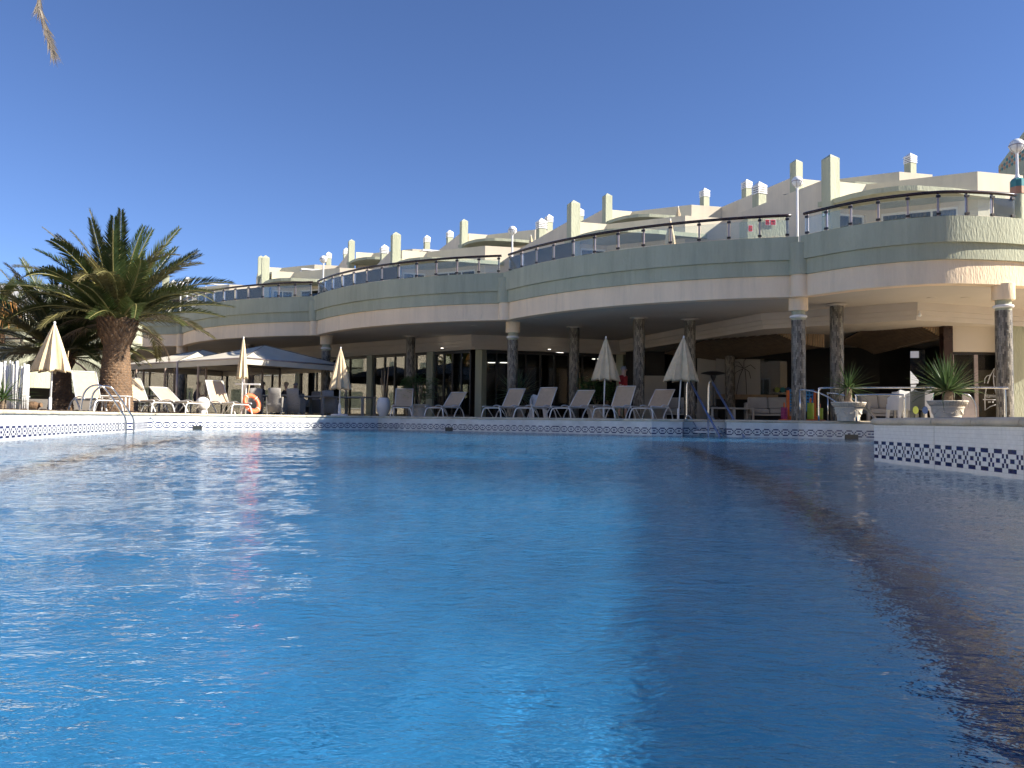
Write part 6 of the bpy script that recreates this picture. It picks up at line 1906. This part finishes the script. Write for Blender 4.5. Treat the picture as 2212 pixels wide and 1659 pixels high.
def seated(lean=0.0, h=0.47):
    J = dict(pelvis=(0, 0, h + 0.10), belly=(0.0 + lean * 0.1, 0, h + 0.25), chest=(lean * 0.25, 0, h + 0.44), neck=(lean * 0.38, 0, h + 0.60), chin=(0.03 + lean * 0.42, 0, h + 0.69), crown=(0.02 + lean * 0.45, 0, h + 0.80))
    for s, y in (('l', 1), ('r', -1)):
        J.update({'sh' + s: (lean * 0.3, y * 0.19, h + 0.53), 'el' + s: (0.10 + lean * 0.3, y * 0.25, h + 0.28), 'wr' + s: (0.34, y * 0.16, h + 0.30), 'hip' + s: (0.03, y * 0.09, h + 0.07), 'kn' + s: (0.44, y * 0.12, h + 0.06), 'an' + s: (0.42, y * 0.12, 0.08), 'to' + s: (0.56, y * 0.12, 0.035)})
    return J
person('man in a dark red shirt and navy shorts walking behind the loungers', (GX(1346, 25.9, 1.8), 25.9, DECK), R(-38), standing(), 'shirt_red', 'shorts_navy', 'hair_grey', head_turn=0.2)
for px, Y, rz, sh, hr, lab, ln in ((570, 31.4, 200, 'shirt_dark', 'hair_dark', 'seated diner with dark hair beside the wide lattice screen', 0.1),
                               (622, 31.6, 230, 'shirt_dark', 'hair_blond', 'left one of two diners seated side by side under the large tent', 0.2),
                               (640, 32.1, 240, 'shirt_dark', 'hair_grey', 'grey haired diner, right one of two seated under the large tent', 0.1),
                               (421, 31.9, 20, 'shirt_dark', 'hair_dark', 'diner in dark clothes seated in profile between the lattice screens', 0.25)):
    x = GX(px, Y, 1.2)
    clab = {570: 'dining chair of the diner beside the wide lattice', 622: 'dining chair of the left diner of the pair', 640: 'dining chair of the grey haired diner', 421: 'dining chair of the diner seated in profile'}[px]
    person(lab, (x, Y, DECK), R(rz), seated(ln), sh, 'shorts_navy', hr, bare_legs=False)
    c = thing('dining_chair', clab, 'chair', (x, Y, DECK), R(rz), group='dining chairs under the seated diners')
    MB().box((0.05, 0, 0.43), (0.44, 0.44, 0.05)).build('seat', 'wicker', c, world=False)
    MB().box((-0.20, 0, 0.68), (0.04, 0.44, 0.45)).build('backrest', 'wicker', c, world=False)
    for sx in (-0.15, 0.24):
        for sy in (-0.19, 0.19): MB().box((sx, sy, 0.20), (0.04, 0.04, 0.40)).build('leg', 'wicker', c, world=False)
# woman on a terrace lounger behind the glass
tl = lounger('terrace lounger carrying the reclining woman behind the glass rail', GX(1287, 25.6, 5.5), 25.6, R(-12), 28, 'loungers on the hotel terrace', z=FLOOR1 + 0.02, name='terrace_lounger')
Jr = dict(pelvis=(1.12, 0, 0.50), belly=(1.28, 0, 0.54), chest=(1.48, 0, 0.66), neck=(1.62, 0, 0.76), chin=(1.70, 0, 0.84), crown=(1.80, 0, 0.89))
for s, y in (('l', 1), ('r', -1)):
    Jr.update({'sh' + s: (1.55, y * 0.18, 0.70), 'el' + s: (1.32, y * 0.26, 0.70), 'wr' + s: (1.10, y * 0.15, 0.72), 'hip' + s: (1.08, y * 0.09, 0.50), 'kn' + s: (0.74, y * 0.10, 0.88 + 0.05 * y), 'an' + s: (0.46, y * 0.10, 0.47), 'to' + s: (0.32, y * 0.10, 0.43)})
person('woman reclining on the hotel terrace in patterned blue and white clothes', tl.location.copy(), R(-12), Jr, 'shirt_pattern', 'shirt_pattern', 'hair_dark', long_hair=True, bare_legs=False)

# ================================================================== the resort on the other sides of the pool (seen in reflections; one wing added as fill)
ow = thing('fill_wing', 'long cream hotel wing outside the left edge, added to bounce warm sunlight', 'building', (-20, -8, DECK))  # unseen wing, added so its sunny wall warms the shaded front
MB().prism([(-17.5, -34), (-16.5, 9.5), (-25, 9.5), (-26, -34)], DECK, 7.6).build('wall', 'cream_wall', ow)
MB().prism([(-17.35, -34.2), (-16.35, 9.7), (-25.2, 9.7), (-26.2, -34.2)], 7.602, 8.3).build('parapet', 'pink_stucco', ow)
rw = thing('rear_wing', 'beige hotel wing behind the photographer', 'building', (0, -30, DECK))
MB().prism([(-16, -30), (12, -30), (12, -38), (-16, -38)], DECK, 8.8).build('wall', 'cream_wall', rw)
for root, fn in ((ow, lambda i, z: ((-17.5 + (i * 3.6 + 3) / 43.5 * 1.0 + 0.01, -34 + i * 3.6 + 3, z), R(88.7))), (rw, lambda i, z: ((-14 + i * 2.4, -29.99, z), 0.0))):
    for i in range(11):
        for z in (2.0, 5.2):
            c, rz = fn(i, z)
            wn_ = MB().box(c, (1.3, 0.06, 1.6), rz).build('window', 'window_glass', root)
            MB().box((c[0], c[1], z - 0.86), (1.5, 0.14, 0.08), rz).build('window_sill', 'white_paint', wn_)
lw = thing('left_resort_wing', 'tan resort building far left, outside the picture, mirrored in the restaurant glass', 'building', (-55, 48, DECK))
MB().prism([(-52, 20), (-52, 76), (-60, 76), (-60, 20)], DECK, 8.0).build('wall', 'cream_wall', lw)
MB().prism([(-51.8, 19.8), (-51.8, 76.2), (-60.2, 76.2), (-60.2, 19.8)], 8.002, 8.6).build('parapet', 'green_stucco', lw)
for i in range(14):
    for z in (2.2, 5.4):
        wn_ = MB().box((-52.0, 23 + i * 3.8, z), (0.06, 1.5, 1.7)).build('window', 'window_glass', lw)
        MB().box((-51.95, 23 + i * 3.8, z - 0.9), (0.14, 1.7, 0.08)).build('window_sill', 'white_paint', wn_)
